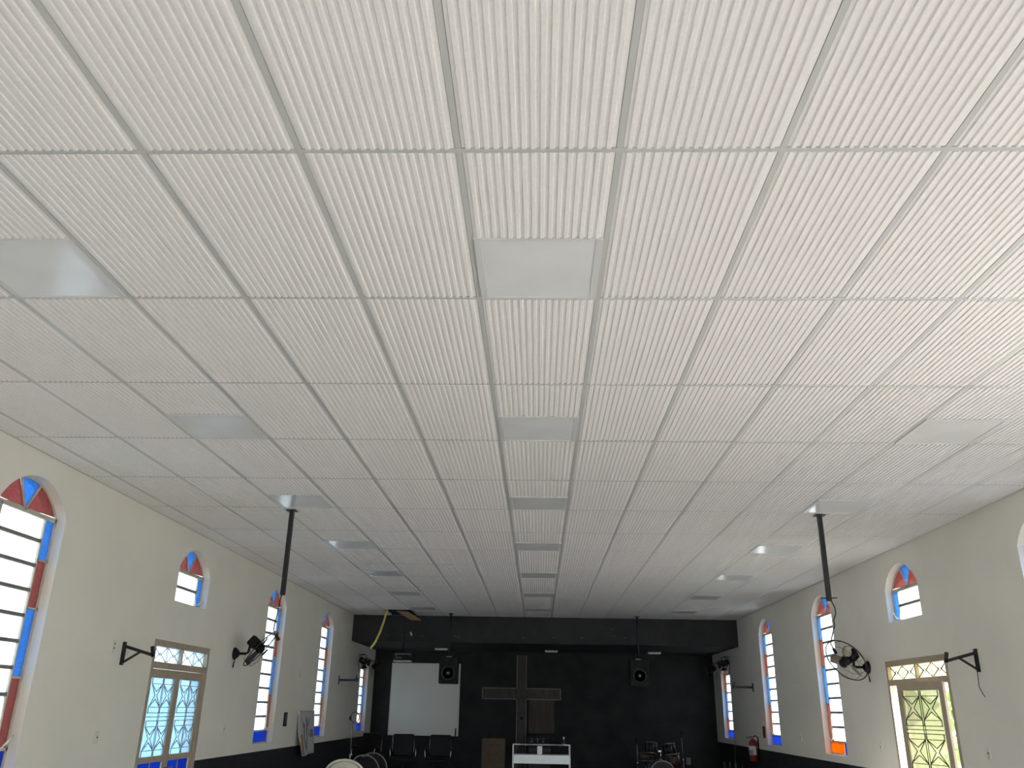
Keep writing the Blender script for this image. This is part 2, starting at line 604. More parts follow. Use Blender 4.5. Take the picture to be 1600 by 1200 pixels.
def make_window(name, o, X, sg, label, bottom='blue', lever=1):
    y0, y1, z0, sp, rise = o
    yc = (y0+y1)/2
    xf = sg*0.10
    w = thing(name, label, 'window', (X, yc, z0), kind='structure')
    Z = lambda z: z-z0
    h = 0.5
    oo = (-h, h, 0, sp-z0, rise)
    zb = Z(sp)-0.012
    small = (sp-z0) < 1.0
    short = (sp-z0) < 1.8 and not small
    zlow = 0.185 if not small else 0.0
    npan = 2 if small else (6 if short else 9)
    pit = (zb-zlow)/npan
    iy = 0.33
    # --- frame bars
    bm = B()
    D = 0.03
    def hb(z, a, b, t=0.018):
        box(bm, (xf, (a+b)/2, z), (D, b-a, t))
    def vb(y, a, b, t=0.018):
        box(bm, (xf, y, (a+b)/2), (D, t, b-a))
    for s in (-1, 1):
        vb(s*(h-0.011), 0.0, Z(sp), 0.022)
        vb(s*iy, zlow, zb, 0.018)
    hb(0.010, -h, h, 0.02)
    hb(zb, -h, h, 0.040)
    if zlow:
        hb(zlow, -h, h, 0.026)
    if small:
        bounds = [zb, 0.0]
    elif short:
        bounds = [zb, Z(2.20), Z(1.60), zlow]
    else:
        bounds = [zb, Z(2.865), Z(2.455), Z(1.885), zlow]
    for b in bounds[1:-1]:
        for s in (-1, 1):
            a, c = sorted((s*iy, s*h))
            hb(b, a, c, 0.016)
    # fan
    zk = Z(sp)+rise*0.78
    ky = 0.155
    N = 18
    ptsA = [(-h+2*h*i/N) for i in range(N+1)]
    for a, b in zip(ptsA, ptsA[1:]):
        za, zb_ = arc_z(oo, a)-0.010, arc_z(oo, b)-0.010
        bar(bm, (xf, a, za), (xf, b, zb_), D, 0.022, up=(0, -(zb_-za), b-a))
    part('frame', bm, WFRAME, w)
    bm = B()
    for s in (-1, 1):
        zt_ = arc_z(oo, s*ky)-0.01
        bar(bm, (xf, 0, zb), (xf, s*ky, zt_), D, 0.016, up=(0, -(zt_-zb), s*ky))
    part('fan_bar', bm, WFRAME, w)
    # --- tilting sash bars between clear panes
    for i in range(1, npan):
        bm = B()
        box(bm, (xf-sg*0.004, 0, zlow+i*pit), (0.026, 2*iy-0.018, 0.030))
        part('sash_bar', bm, mat('backlit sash bar steel', (0.20, 0.18, 0.155), 0.5), w)  # darker than the frame: backlit shade put into the colour
    # --- panes
    def pane(poly, m, nm='pane'):
        bm = B()
        prism(bm, poly, 'x', xf-0.002, xf+0.002)
        return part(nm, bm, m, w)
    for i in range(npan):
        a = zlow+i*pit+0.015
        b = zlow+(i+1)*pit-0.015
        pane([(-iy+.009, a), (iy-.009, a), (iy-.009, b), (-iy+.009, b)], CLEAR)
    seq = [BLUE, RED, BLUE, RED] if not short else [RED, BLUE, RED]
    for j in range(len(bounds)-1):
        b, a = bounds[j], bounds[j+1]
        for s in (-1, 1):
            ya, yb = sorted((s*(iy+.009), s*(h-.022)))
            pane([(ya, a+.008), (yb, a+.008), (yb, b-.008), (ya, b-.008)], seq[j], 'side_pane')
    if zlow:
        if bottom == 'blue':
            cells = [(-h+.022, h-.022, DBLUE)]
        else:
            cells = [(-h+.022, -0.13, DBLUE), (-0.11, h-.022, ORANGE)]
        for a, b, m in cells:
            pane([(a, .020), (b, .020), (b, zlow-.013), (a, zlow-.013)], m, 'lower_pane')
    # fan panes
    def arcpts(a, b, n=6):
        return [(a+(b-a)*i/n, arc_z(oo, a+(b-a)*i/n)-0.021) for i in range(n+1)]
    zt = zb+0.018
    pane([(0, zt)]+arcpts(ky-.008, -ky+.008)[::1], BLUE, 'fan_pane')
    for s in (-1, 1):
        pane([(s*0.012, zt)] + [(p[0], max(p[1], zt)) for p in arcpts(s*(ky+.008), s*(h-.03))] , RED, 'fan_pane')
    # sash lever
    if lever:
        yy = -sg*0.0 + 0.30
        zz = zlow+0.06
        bm = B()
        tube(bm, [(xf-sg*0.02, yy, zz+0.35), (xf-sg*0.025, yy+0.005, zz), (xf-sg*0.05, yy+0.03, zz-0.06), (xf-sg*0.085, yy+0.06, zz+0.00), (xf-sg*0.10, yy+0.075, zz+0.025)] if not small else
             [(xf-sg*0.02, yy, zz+0.05), (xf-sg*0.03, yy+0.01, zz-0.03), (xf-sg*0.06, yy+0.04, zz-0.02), (xf-sg*0.09, yy+0.06, zz+0.04)], 0.010, 6)
        tube(bm, [(xf-sg*0.10+0.016*math.cos(a)*0, yy+0.085+0.016*math.cos(a), zz+0.04+0.016*math.sin(a)) for a in [2*PI*i/8 for i in range(8)]], 0.004, 5, closed=True)
        part('lever', bm, CREAMP, w)
    return w

make_window('window_1', LW['window_1'], XL, -1, 'tall arched stained-glass window at the left edge of the picture')
make_window('window_2', LW['window_2'], XL, -1, 'small arched stained-glass window above the left-hand door')
make_window('window_3', LW['window_3'], XL, -1, 'tall arched stained-glass window behind the left wall fan')
make_window('window_4', LW['window_4'], XL, -1, 'tall arched stained-glass window past the banner on the left wall')
make_window('window_5', LW['window_5'], XL, -1, 'short arched window on the left wall beside the stage', lever=0)
make_window('window_6', RW['window_6'], XR, 1, 'tall arched window cut off by the right edge of the picture')
make_window('window_7', RW['window_7'], XR, 1, 'small arched stained-glass window above the half-open right-hand door')
make_window('window_8', RW['window_8'], XR, 1, 'tall arched window with an orange lower pane behind the right wall fan', bottom='orange')
make_window('window_9', RW['window_9'], XR, 1, 'tall arched stained-glass window beside the fire extinguisher')
make_window('window_10', RW['window_10'], XR, 1, 'short arched window on the right wall beside the stage', lever=0)
make_window('added_window_11', LW['added_window_11'], XL, -1, 'unseen tall arched window added for light on the left wall nearest the viewer', lever=0)
make_window('added_window_12', LW['added_window_12'], XL, -1, 'unseen tall arched window added for light on the left wall behind the viewer', lever=0)
make_window('added_window_13', RW['added_window_13'], XR, 1, 'unseen tall arched window added for light on the right wall behind the viewer', lever=0)

# ================================================================== DOORS
def grille(parent, x, ya, yb, za, zb, m, r=0.006, rows=2, cols=2):
    """hour-glass iron scrollwork; one mesh per motif"""
    cw = (yb-ya)/cols
    band = 0.085 if rows > 1 else 0.0
    chh = (zb-za-band*(rows-1))/rows
    for i in range(cols):
        for j in range(rows):
            a, b = ya+i*cw+0.012, ya+(i+1)*cw-0.012
            c, d = za+j*(chh+band), za+j*(chh+band)+chh
            mid = (a+b)/2
            w = b-a
            bm = B()
            P = lambda y, z: (x, y, z)
            tall = rows > 1
            v = 0.30*w
            top = d-(0.06 if tall else 0)
            bot = c+(0.06 if tall else 0)
            tube(bm, [P(a, d), P(a, top), P(mid, top-v), P(b, top), P(b, d)] if tall else [P(a, d), P(mid, d-v*0.9), P(b, d)], r, 5)
            tube(bm, [P(a, c), P(a, bot), P(mid, bot+v), P(b, bot), P(b, c)] if tall else [P(a, c), P(mid, c+v*0.9), P(b, c)], r, 5)
            zm = (c+d)/2
            tube(bm, [P(a, top), P(mid-0.025, zm), P(a, bot)], r, 5)
            tube(bm, [P(b, top), P(mid+0.025, zm), P(b, bot)], r, 5)
            if tall:
                tube(bm, [P(a, top), P(b, top)], r*0.7, 5)
                tube(bm, [P(a, bot), P(b, bot)], r*0.7, 5)
            part('grille_motif', bm, m, parent)
        if i < cols-1:
            for off in (-0.016, 0.016):
                bm = B()
                tube(bm, [(x, ya+(i+1)*cw+off, za), (x, ya+(i+1)*cw+off, zb)], r*0.8, 5)
                part('grille_bar', bm, m, parent)
    if rows > 1:
        for z in (za+chh, za+chh+band/2, za+chh+band):
            bm = B()
            tube(bm, [(x, ya, z), (x, yb, z)], r*0.8, 5)
            part('grille_bar', bm, m, parent)

def leaf(parent, width, H, m_grille, sg, loc, rotz, flip=1):
    """door leaf along +y*flip from its hinge; returns the leaf frame (a part) with sub-parts"""
    st = 0.075
    bm = B()
    T = 0.035
    def bx(a, b, c, d):
        ya, yb = sorted((flip*a, flip*b))
        box(bm, (0, (ya+yb)/2, (c+d)/2), (T, yb-ya, d-c))
    bx(0, st, 0.01, H)
    bx(width-st, width, 0.01, H)
    bx(st, width-st, H-0.095, H)
    bx(st, width-st, 1.075, 1.14)
    bx(st, width-st, 0.01, 0.22)
    lf = part('door_leaf', bm, DFRAME, parent, loc, (0, 0, rotz))
    ya, yb = sorted((flip*st, flip*(width-st)))
    bm = B()
    box(bm, (0, (ya+yb)/2, (1.14+H-0.095)/2), (0.005, yb-ya, H-0.095-1.14))
    part('upper_pane', bm, DOORG if sg < 0 else DOORY, lf)
    for i in range(2):
        bm = B()
        a = ya+(yb-ya)*i/2+0.006
        b = ya+(yb-ya)*(i+1)/2-0.006
        box(bm, (0, (a+b)/2, (0.22+1.075)/2), (0.005, b-a, 1.075-0.22))
        part('lower_pane', bm, DBLUE, lf)
    bm = B()
    box(bm, (0, (ya+yb)/2, (0.22+1.075)/2), (0.02, 0.014, 0.855))
    part('glazing_bar', bm, DFRAME, lf)
    grille(lf, -sg*0.022, ya+0.01, yb-0.01, 1.145, H-0.10, m_grille)
    bm = B()
    lathe(bm, [(0.008, 0), (0.008, 0.05), (0.016, 0.055), (0.018, 0.075), (0.010, 0.085)], 12, axis=(-sg, 0, 0), origin=(-sg*0.017, flip*(width-0.04), 1.0))
    part('door_knob', bm, GREYM, lf)
    return lf

def door(name, o, X, sg, label, m_grille):
    y0, y1, _, zt, _ = o
    d = thing(name, label, 'door', (X, y0, 0), kind='structure')
    W = y1-y0
    xc = sg*0.045
    bm = B()
    fw = 0.055
    T = 0.10
    box(bm, (xc, fw/2, zt/2), (T, fw, zt))
    box(bm, (xc, W-fw/2, zt/2), (T, fw, zt))
    box(bm, (xc, W/2, zt-0.035), (T, W-2*fw, 0.07))
    box(bm, (xc, W/2, 2.11), (T, W-2*fw, 0.07))
    box(bm, (xc, W/2, (2.145+zt-0.07)/2), (T*0.8, 0.035, zt-0.07-2.145))
    part('door_frame', bm, DFRAME, d)
    for i in range(2):
        a = fw+i*(W/2-fw+0.0175)
        b = a+W/2-fw-0.0175
        bm = B()
        box(bm, (xc, (a+b)/2, (2.145+zt-0.07)/2), (0.005, b-a, zt-0.07-2.145))
        part('transom_pane', bm, TRANSL if sg < 0 else TRANSR, d)
        grille(d, xc-sg*0.02, a+0.005, b-0.005, 2.148, zt-0.073, m_grille, r=0.005, rows=1, cols=2)
    return d

dl = door('door_1', DOOR_L, XL, -1, 'beige double door with glazed ironwork panels on the left wall', GRILLE)
wl = (DOOR_L[1]-DOOR_L[0]-0.11)/2
leaf(dl, wl-0.003, 2.07, GRILLE, -1, (-0.04, 0.055, 0), 0, 1)
leaf(dl, wl-0.003, 2.07, GRILLE, -1, (-0.04, DOOR_L[1]-DOOR_L[0]-0.055, 0), 0, -1)
dr = door('door_2', DOOR_R, XR, 1, 'beige double door standing half open on the right wall', GRILLE_BACKLIT)
wr = (DOOR_R[1]-DOOR_R[0]-0.11)/2
leaf(dr, wr-0.02, 2.09, GRILLE_BACKLIT, 1, (-0.02, 0.125, 0), R(14.5), 1)
leaf(dr, wr-0.003, 2.07, GRILLE_BACKLIT, 1, (0.27, DOOR_R[1]-DOOR_R[0]-0.03, 0), R(176), -1)

# ================================================================== HANGING POLES
def pole(name, x, y, z0, label, side):
    t = thing(name, label, 'pole', (x, y, z0), group='black poles hanging from the ceiling')
    H = ZC-z0
    bm = B()
    box(bm, (0, 0, H/2), (0.045, 0.045, H))
    part('tube', bm, BLACKM, t)
    bm = B()
    box(bm, (0, 0, H-0.012), (0.11, 0.10, 0.008))
    part('flange', bm, BLACKM, t)
    if side > 0:
        bm = B()
        bar(bm, (-0.085, 0, 0.03), (0.085, 0, 0.035), 0.02, 0.012)
        part('cross_bar', bm, BLACKM, t)
        for dz in (0.02, 0.05):
            bm = B()
            lathe(bm, [(0.008, 0), (0.009, 0.006), (0.004, 0.010)], 8, axis=(0,-1,0), origin=(0.07, -0.012, dz))
            part('bolt', bm, CHROME, t)
        pts = [(0.01, -.01, 0.02), (0.045, -.01, -0.06), (0.050, -.01, -0.12), (0.020, -.01, -0.19), (0.022, -.01, -0.24), (-0.01, -.01, -0.33), (-0.04, -.01, -0.42), (-0.02, -.01, -0.47)]
        plug = ((-0.022, -.01, -0.465), (0.005, -.01, -0.52))
    else:
        pts = [(0, -.01, 0.02), (-0.015, -.01, -0.04), (-0.025, -.01, -0.12), (-0.030, -.01, -0.20), (-0.045, -.01, -0.28), (-0.05, -.01, -0.36), (-0.02, -.01, -0.41)]
        plug = ((-0.022, -.01, -0.41), (0.02, -.01, -0.46))
    bm = B()
    tube(bm, pts, 0.006, 6)
    part('cable', bm, RUBBER, t)
    bm = B()
    a, b = Vector(plug[0]), Vector(plug[1])
    tube(bm, [a, a.lerp(b, .2), a.lerp(b, .9), b], [0.008, 0.016, 0.018, 0.012], 8)
    part('plug', bm, RUBBER, t)
    return t
pole('hanging_pole', -2.735, 9.06, 2.80, 'black square pole hanging from the ceiling on the left with a dangling plug', -1)
pole('hanging_pole', 3.025, 9.02, 2.81, 'black square pole hanging from the ceiling on the right with a looped cable', 1)

# ================================================================== WALL BRACKETS
def bracket(x, y, z, sg, label, cable=False):
    """sg=+1 arm points to +x (left wall)"""
    t = thing('wall_bracket', label, 'bracket', (x, y, z), group='black steel brackets near the doors')
    bm = B()
    box(bm, (sg*0.012, 0, 0), (0.024, 0.045, 0.23))
    part('wall_plate', bm, BLACKM, t)
    bm = B()
    bar(bm, (sg*0.01, 0, 0.075), (sg*0.34, 0, -0.015), 0.03, 0.03)
    part('arm', bm, BLACKM, t)
    bm = B()
    bar(bm, (sg*0.015, 0, -0.095), (sg*0.20, 0, 0.025), 0.02, 0.02)
    part('brace', bm, BLACKM, t)
    bm = B()
    bar(bm, (sg*0.335, 0, -0.03), (sg*0.31, 0, 0.075), 0.03, 0.03)
    part('end_lip', bm, BLACKM, t)
    for dz in (-0.10, 0.10):
        bm = B()
        lathe(bm, [(0.010, 0), (0.010, 0.006), (0.005, 0.010)], 8, axis=(sg, 0, 0), origin=(sg*0.024, 0, dz))
        part('bolt', bm, GREYM, t)
    if cable:
        bm = B()
        tube(bm, [(sg*0.04, -0.03, -0.08), (sg*0.055, -0.05, -0.18), (sg*0.05, -0.03, -0.26), (sg*0.02, -0.02, -0.33), (sg*0.0, -0.02, -0.36)], 0.004, 6)
        part('cable', bm, mat('brown cable', (0.05, 0.03, 0.02), 0.6), t)
    return t
bracket(XL, 9.017, 2.18, 1, 'black triangular steel bracket left of the closed left-hand door')
bracket(XR, 9.297, 2.265, -1, 'black triangular steel bracket right of the half-open door with a loose wire', True)

def bracket2(x, y, z, sg, label):
    t = thing('support_bracket', label, 'bracket', (x, y, z), group='black arms beside the stage windows')
    bm = B()
    box(bm, (sg*0.008, 0, 0), (0.016, 0.05, 0.17))
    part('wall_plate', bm, BLACKM, t)
    bm = B()
    bar(bm, (sg*0.01, 0, 0), (sg*0.41, 0, 0.0), 0.045, 0.045)
    part('arm', bm, BLACKM, t)
    bm = B()
    rbox(bm, (sg*0.40, 0, 0.01), (0.06, 0.07, 0.075), 0.01)
    bar(bm, (sg*0.39, 0, 0.03), (sg*0.395, 0, 0.105), 0.025, 0.025)
    part('end_clamp', bm, BLACKM, t)
    return t
bracket2(XL, 19.14, 2.245, 1, 'black horizontal wall arm on the left wall near the stage')
bracket2(XR, 19.08, 2.235, -1, 'black horizontal wall arm on the right wall near the stage')

# ================================================================== WALL FANS
def fan(x, y, z, sg, hub, nrm, label, blade_m, spin=0.3):
    t = thing('wall_fan', label, 'fan', (x, y, z), group='black wall fans')
    bm = B()
    lathe(bm, [(0.085, 0), (0.085, 0.012), (0.060, 0.045), (0.028, 0.075)], 20, axis=(sg, 0, 0))
    part('wall_base', bm, BLACKP, t)
    n = Vector(nrm).normalized()
    hub = Vector(hub)
    back = hub - n*0.16
    bm = B()
    tube(bm, [(sg*0.06, 0, 0), (sg*0.16, 0, 0.0), (sg*0.20, 0, 0.02), back - n*0.02], 0.018, 8)
    part('arm', bm, BLACKP, t)
    bm = B()
    rot = n.to_track_quat('Z', 'Y').to_matrix()
    rbox(bm, hub - n*0.13, (0.15, 0.15, 0.14), 0.025, 3, rot)
    m_ = part('motor', bm, BLACKP, t)
    bm = B()
    lathe(bm, [(0.012, 0), (0.014, 0.008), (0.008, 0.014)], 10, axis=rot @ Vector((0,-1,0)), origin=hub - n*0.12 + rot @ Vector((0,-0.075,0)))
    part('speed_knob', bm, CHROME, m_)
    RAD = 0.31
    def ringpts(rad, h, k=40):
        return [hub + n*h + rot @ Vector((rad*math.cos(2*PI*i/k), rad*math.sin(2*PI*i/k), 0)) for i in range(k)]
    bm = B()
    tube(bm, ringpts(RAD, 0.0), 0.0075, 6, closed=True)
    part('cage_ring', bm, BLACKM, t)
    for nm, hh, rin in (('front_guard', 0.085, 0.06), ('rear_guard', -0.075, 0.07)):
        bm = B()
        tube(bm, ringpts(rin, hh), 0.003, 5, closed=True)
        tube(bm, ringpts(RAD*0.82, hh*0.80), 0.0026, 5, closed=True)
        for i in range(20):
            a = 2*PI*i/20
            dirv = rot @ Vector((math.cos(a), math.sin(a), 0))
            tube(bm, [hub+n*hh+dirv*rin, hub+n*hh*0.97+dirv*RAD*0.5, hub+n*hh*0.8+dirv*RAD*0.82, hub+dirv*RAD], 0.0008, 4)
        part(nm, bm, BLACKM, t)
    bm = B()
    lathe(bm, [(0.065, -0.05), (0.070, 0.0), (0.060, 0.035), (0.02, 0.05)], 18, axis=n, origin=hub)
    part('hub', bm, BLACKP, t)
    bm = B()
    lathe(bm, [(0.058, 0), (0.055, 0.008), (0.02, 0.012)], 18, axis=n, origin=hub+n*0.08)
    part('badge', bm, BLACKP, t)
    for i in range(3):
        a0 = spin+2*PI*i/3
        bm = B()
        rows_ = []
        for j in range(7):
            rr = 0.055+0.215*j/6
            wd = (0.10+0.13*math.sin(PI*min(1, (j+0.6)/7.0)))*0.5/rr if rr > 0 else 0
            wd = min(wd, 0.75)
            rows_.append([(rr, a0-wd*0.5, -0.022), (rr, a0+wd*0.1, 0.004), (rr, a0+wd*0.55, 0.024)])
        grid = []
        for side in (0.0015, -0.0015):
            g = []
            for row in rows_:
                g.append([bm.verts.new(hub + rot @ Vector((r_*math.cos(a_), r_*math.sin(a_), h_+side))) for r_, a_, h_ in row])
            grid.append(g)
        for g in grid:
            for j in range(6):
                for q in range(2):
                    f = bm.faces.new((g[j][q], g[j][q+1], g[j+1][q+1], g[j+1][q]))
                    f.smooth = True
        A, Bq = grid
        for j in range(6):
            for q in (0, 2):
                bm.faces.new((A[j][q], A[j+1][q], Bq[j+1][q], Bq[j][q]))
        for j in (0, 6):
            for q in range(2):
                bm.faces.new((A[j][q], A[j][q+1], Bq[j][q+1], Bq[j][q]))
        part('blade', bm, blade_m, t)
    bm = B()
    tube(bm, [(sg*0.02, 0, -0.08), (sg*0.015, -0.01, -0.12), (sg*0.012, -0.02, -0.19)], [0.005, 0.007, 0.009], 6)
    part('cord', bm, RUBBER, t)
    return t
BLADE_D = mat('smoky blade plastic', (0.05, 0.05, 0.05), 0.4)
BLADE_L = mat('beige blade plastic', (0.22, 0.20, 0.16), 0.45)
fan(XL, 12.39, 2.384, 1, (0.36, 0.03, 0.075), (0.76, 0.09, -0.64), 'black wall fan seen edge-on in front of the left wall window', BLADE_D)
fan(XR, 12.37, 2.335, -1, (-0.315, -0.06, 0.085), (-0.73, -0.38, -0.57), 'black caged wall fan with beige blades facing the room on the right wall', BLADE_L, 0.9)

# ================================================================== WALL PLATES
def plate(x, y, z, sg, label, w=0.075, h=0.12, slots=2):
    t = thing('wall_plate', label, 'wall plate', (x, y, z), group='white switch and socket plates')
    bm = B()
    rbox(bm, (sg*0.006, 0, 0), (0.012, w, h), 0.004, 2)
    part('cover', bm, WHITEP, t)
    for i in range(slots):
        bm = B()
        box(bm, (sg*0.0125, 0, (i-(slots-1)/2)*0.045), (0.003, 0.022, 0.014))
        part('socket_slot', bm, mat('dark slot', (0.05, 0.05, 0.05), 0.6), t)
    return t
plate(XL, 8.80, 2.242, 1, 'white socket plate just left of the left-hand bracket')
plate(XL, 8.786, 1.38, 1, 'white switch plate low on the left wall before the door', h=0.11, slots=1)
plate(XL, 12.35, 1.388, 1, 'white switch plate on the left wall just past the door', slots=1)
plate(XL, 15.95, 2.245, 1, 'white blank plate high on the left wall between two tall windows', slots=1)
plate(XL, 19.26, 1.371, 1, 'white switch plate on the left wall near the stage', slots=1)
plate(XR, 12.28, 1.325, -1, 'white switch plate on the right wall just past the door', slots=1)
plate(XR, 9.397, 1.373, -1, 'white switch plate on the right wall before the half-open door', h=0.11, slots=1)
plate(XR, 15.93, 2.246, -1, 'white blank plate high on the right wall between two tall windows', slots=1)
plate(XR, 15.92, 1.343, -1, 'white switch plate low on the right wall between two tall windows', slots=1)

# ================================================================== LEFT-WALL PLAQUE AND BANNER
t = thing('wall_plaque', 'small dark framed notice on the left wall beside the tall window', 'plaque', (XL, 15.32, 1.485))
bm = B(); box(bm, (0.008, 0, 0), (0.016, 0.17, 0.22)); part('frame', bm, BLACKP, t)
bm = B(); box(bm, (0.017, 0, 0), (0.002, 0.13, 0.18)); part('notice', bm, mat('dark notice print', (0.05, 0.05, 0.06), 0.5, vary=0.6, scale=60), t)

t = thing('banner', 'white printed banner hanging off the left wall over the dado, its lower edge curled', 'banner', (XL, 16.1, 1.62))
def bsurf(u, v):            # u along the wall 0..1, v down 0..1 -> x,y,z
    curl = max(0, v-0.45)
    x = 0.012 + 0.05*v + 0.16*curl*(1-u)**1.5 + 0.02*math.sin(u*7)*v
    return Vector((x, 1.15*u, -0.74*v - 0.10*(1-abs(u-0.35)*1.3)*max(0, v-0.8)))
def bsheet(u0, u1, v0, v1, lift, n=14, m=14):
    bm = B()
    g = []
    for i in range(n+1):
        g.append([])
        for j in range(m+1):
            g[-1].append(bm.verts.new(bsurf(u0+(u1-u0)*i/n, v0+(v1-v0)*j/m)+Vector((lift, 0, 0))))
    for i in range(n):
        for j in range(m):
            f = bm.faces.new((g[i][j], g[i+1][j], g[i+1][j+1], g[i][j+1]))
            f.smooth = True
    return bm
bs = part('sheet', bsheet(0, 1, 0, 1, 0), mat('banner vinyl', (0.50, 0.49, 0.50), 0.5, vary=0.04), t)
smod = bs.modifiers.new('thick', 'SOLIDIFY'); smod.thickness = 0.003
def bline(uvs, wid, m, nm):
    bm = B()
    for (u0, v0), (u1, v1) in zip(uvs, uvs[1:]):
        n = 5
        prev = None
        du, dv = u1-u0, v1-v0
        L = math.hypot(du*1.15, dv*0.74) or 1
        nu, nv = -dv*0.74/L*wid/1.15, du*1.15/L*wid/0.74
        for i in range(n+1):
            u, v = u0+du*i/n, v0+dv*i/n
            a = bm.verts.new(bsurf(u-nu, v-nv)+Vector((0.004, 0, 0)))
            b = bm.verts.new(bsurf(u+nu, v+nv)+Vector((0.004, 0, 0)))
            if prev:
                bm.faces.new((prev[0], a, b, prev[1]))
            prev = (a, b)
    part(nm, bm, m, t)
INK = mat('dark brown ink', (0.035, 0.025, 0.03), 0.5)
INKP = mat('purple ink', (0.06, 0.04, 0.10), 0.5)
INKO = mat('orange brown ink', (0.30, 0.15, 0.06), 0.5)
INKG = mat('grey ink', (0.16, 0.17, 0.19), 0.5)
bline([(0.34, 0.30), (0.36, 0.45), (0.30, 0.60), (0.36, 0.74)], 0.030, INK, 'print_figure')
bline([(0.50, 0.16), (0.56, 0.40), (0.58, 0.60), (0.55, 0.80), (0.52, 0.92)], 0.035, INK, 'print_figure')
bline([(0.68, 0.17), (0.60, 0.36)], 0.020, INK, 'print_figure')
bline([(0.26, 0.26), (0.34, 0.42)], 0.018, INK, 'print_figure')
bline([(0.36, 0.74), (0.48, 0.86)], 0.055, INKP, 'print_figure')
bline([(0.16, 0.55), (0.12, 0.98)], 0.050, INKO, 'print_edge')
bline([(0.04, 0.70), (0.03, 0.98)], 0.022, INKO, 'print_edge')
for q, (u, w) in enumerate(((0.70, .02), (0.80, .03), (0.89, .028))):
    bline([(u, 0.44), (u, 0.62)], w, INKG if q == 0 else INK, 'print_letter')
bline([(0.78, 0.47), (0.92, 0.47)], 0.014, INKG, 'print_letter')

# ================================================================== STAGE LIGHTS
def par(x, y, z, sg, aim, label):
    t = thing('stage_light', label, 'stage light', (x, y, z), group='black stage spotlights high beside the stage')
    n = Vector(aim).normalized()
    c = Vector((sg*0.13, 0, 0))
    bm = B()
    lathe(bm, [(0.04, -0.10), (0.065, -0.08), (0.075, 0.02), (0.085, 0.08), (0.075, 0.08), (0.068, 0.05)], 18, axis=n, origin=c)
    part('can', bm, BLACKM, t)
    bm = B()
    lathe(bm, [(0.068, 0.04), (0.068, 0.046)], 18, axis=n, origin=c)
    part('lens', bm, mat('dark lens', (0.03, 0.03, 0.035), 0.1), t)
    u = n.cross(Vector((0,0,1))).normalized()
    w = u.cross(n)
    for s, d in ((1, u), (-1, u), (1, w), (-1, w)):
        bm = B()
        e = (w if d is u else u)
        a = c + n*0.08 + d*s*0.08
        pts = [a-e*0.07, a+e*0.07, a+e*0.09+n*0.05+d*s*0.045, a-e*0.09+n*0.05+d*s*0.045]
        f1 = [bm.verts.new(p) for p in pts]
        f2 = [bm.verts.new(p+d*s*0.003) for p in pts]
        bm.faces.new(f1); bm.faces.new(f2[::-1])
        for i in range(4):
            bm.faces.new((f1[i], f2[i], f2[(i+1) % 4], f1[(i+1) % 4]))
        part('barn_door', bm, BLACKM, t)
    bm = B()
    tube(bm, [c+u*0.10, c+u*0.11+Vector((0,0,0.12)), Vector((sg*0.16, 0, 0.15)), c-u*0.11+Vector((0,0,0.12)), c-u*0.10], 0.009, 6)
    bar(bm, (0, 0, 0.15), (sg*0.17, 0, 0.15), 0.025, 0.012)
    part('yoke', bm, BLACKM, t)
    bm = B()
    tube(bm, [c-n*0.12, c-n*0.16+Vector((0,0,-0.08)), c-n*0.13+Vector((0,0.02,-0.22)), c-n*0.12+Vector((0,0.03,-0.30))], 0.005, 6)
    part('cord', bm, RUBBER, t)
    return t
par(XL, 21.0, 2.74, 1, (0.5, 0.75, -0.35), 'black spotlight above the short window on the left of the stage')
par(XL, 22.75, 2.68, 1, (0.8, -0.3, -0.4), 'black spotlight in the far left corner past the short window')
par(XR, 21.1, 2.82, -1, (-0.5, 0.75, -0.35), 'black spotlight above the short window on the right of the stage')
par(XR, 22.75, 2.76, -1, (-0.8, -0.3, -0.4), 'black spotlight in the far right corner past the short window')

# soffit lamps
for x, y, lb in ((-2.476, 22.24, 'pale slim lamp under the black soffit near the left speaker'), (0.33, 22.42, 'pale slim lamp under the black soffit right of the cross'), (2.955, 22.45, 'pale slim lamp under the black soffit near the right speaker')):
    t = thing('soffit_lamp', lb, 'lamp', (x, y, ZS), group='slim lamps under the soffit')
    bm = B(); rbox(bm, (0, 0, -0.012), (0.33, 0.10, 0.024), 0.006); part('housing', bm, WHITEP, t)
    bm = B(); rbox(bm, (0, 0, -0.034), (0.31, 0.08, 0.024), 0.01, 3); part('cover', bm, mat('frosted cover', (0.75, 0.75, 0.73), 0.5), t)

# ================================================================== PROJECTOR, PLY, SPEAKERS
t = tag(part('plywood_board', (lambda b: (rbox(b, (0, 0, 0), (0.34, 0.50, 0.02), 0.004), b)[1])(B()), PLY, None, (-2.93, 19.42, 3.645), (R(-17), R(6), R(-35))),
        'plywood board hanging askew below the ceiling beside the open hole', 'board')
t = thing('projector', 'ceiling-hung projector with a pale front on a thin black pole', 'projector', (-3.075, 19.85, 2.67))
bm = B(); tube(bm, [(0, 0, 0.19), (0, 0, ZT-2.67)], 0.022, 10); part('pole', bm, BLACKM, t)
bm = B(); rbox(bm, (0, 0, 0.175), (0.36, 0.26, 0.012), 0.004); part('mount_plate', bm, GREYM, t)
for sx in (-1, 1):
    for sy in (-1, 1):
        bm = B(); tube(bm, [(sx*0.16, sy*0.11, 0.10), (sx*0.16, sy*0.11, 0.18)], 0.008, 6); part('mount_post', bm, GREYM, t)
bm = B(); rbox(bm, (0, 0, 0.07), (0.40, 0.30, 0.085), 0.015, 3); b_ = part('body', bm, BLACKP, t)
bm = B(); rbox(bm, (0, 0, 0.018), (0.39, 0.29, 0.022), 0.006); part('base_shell', bm, WHITEP, t)
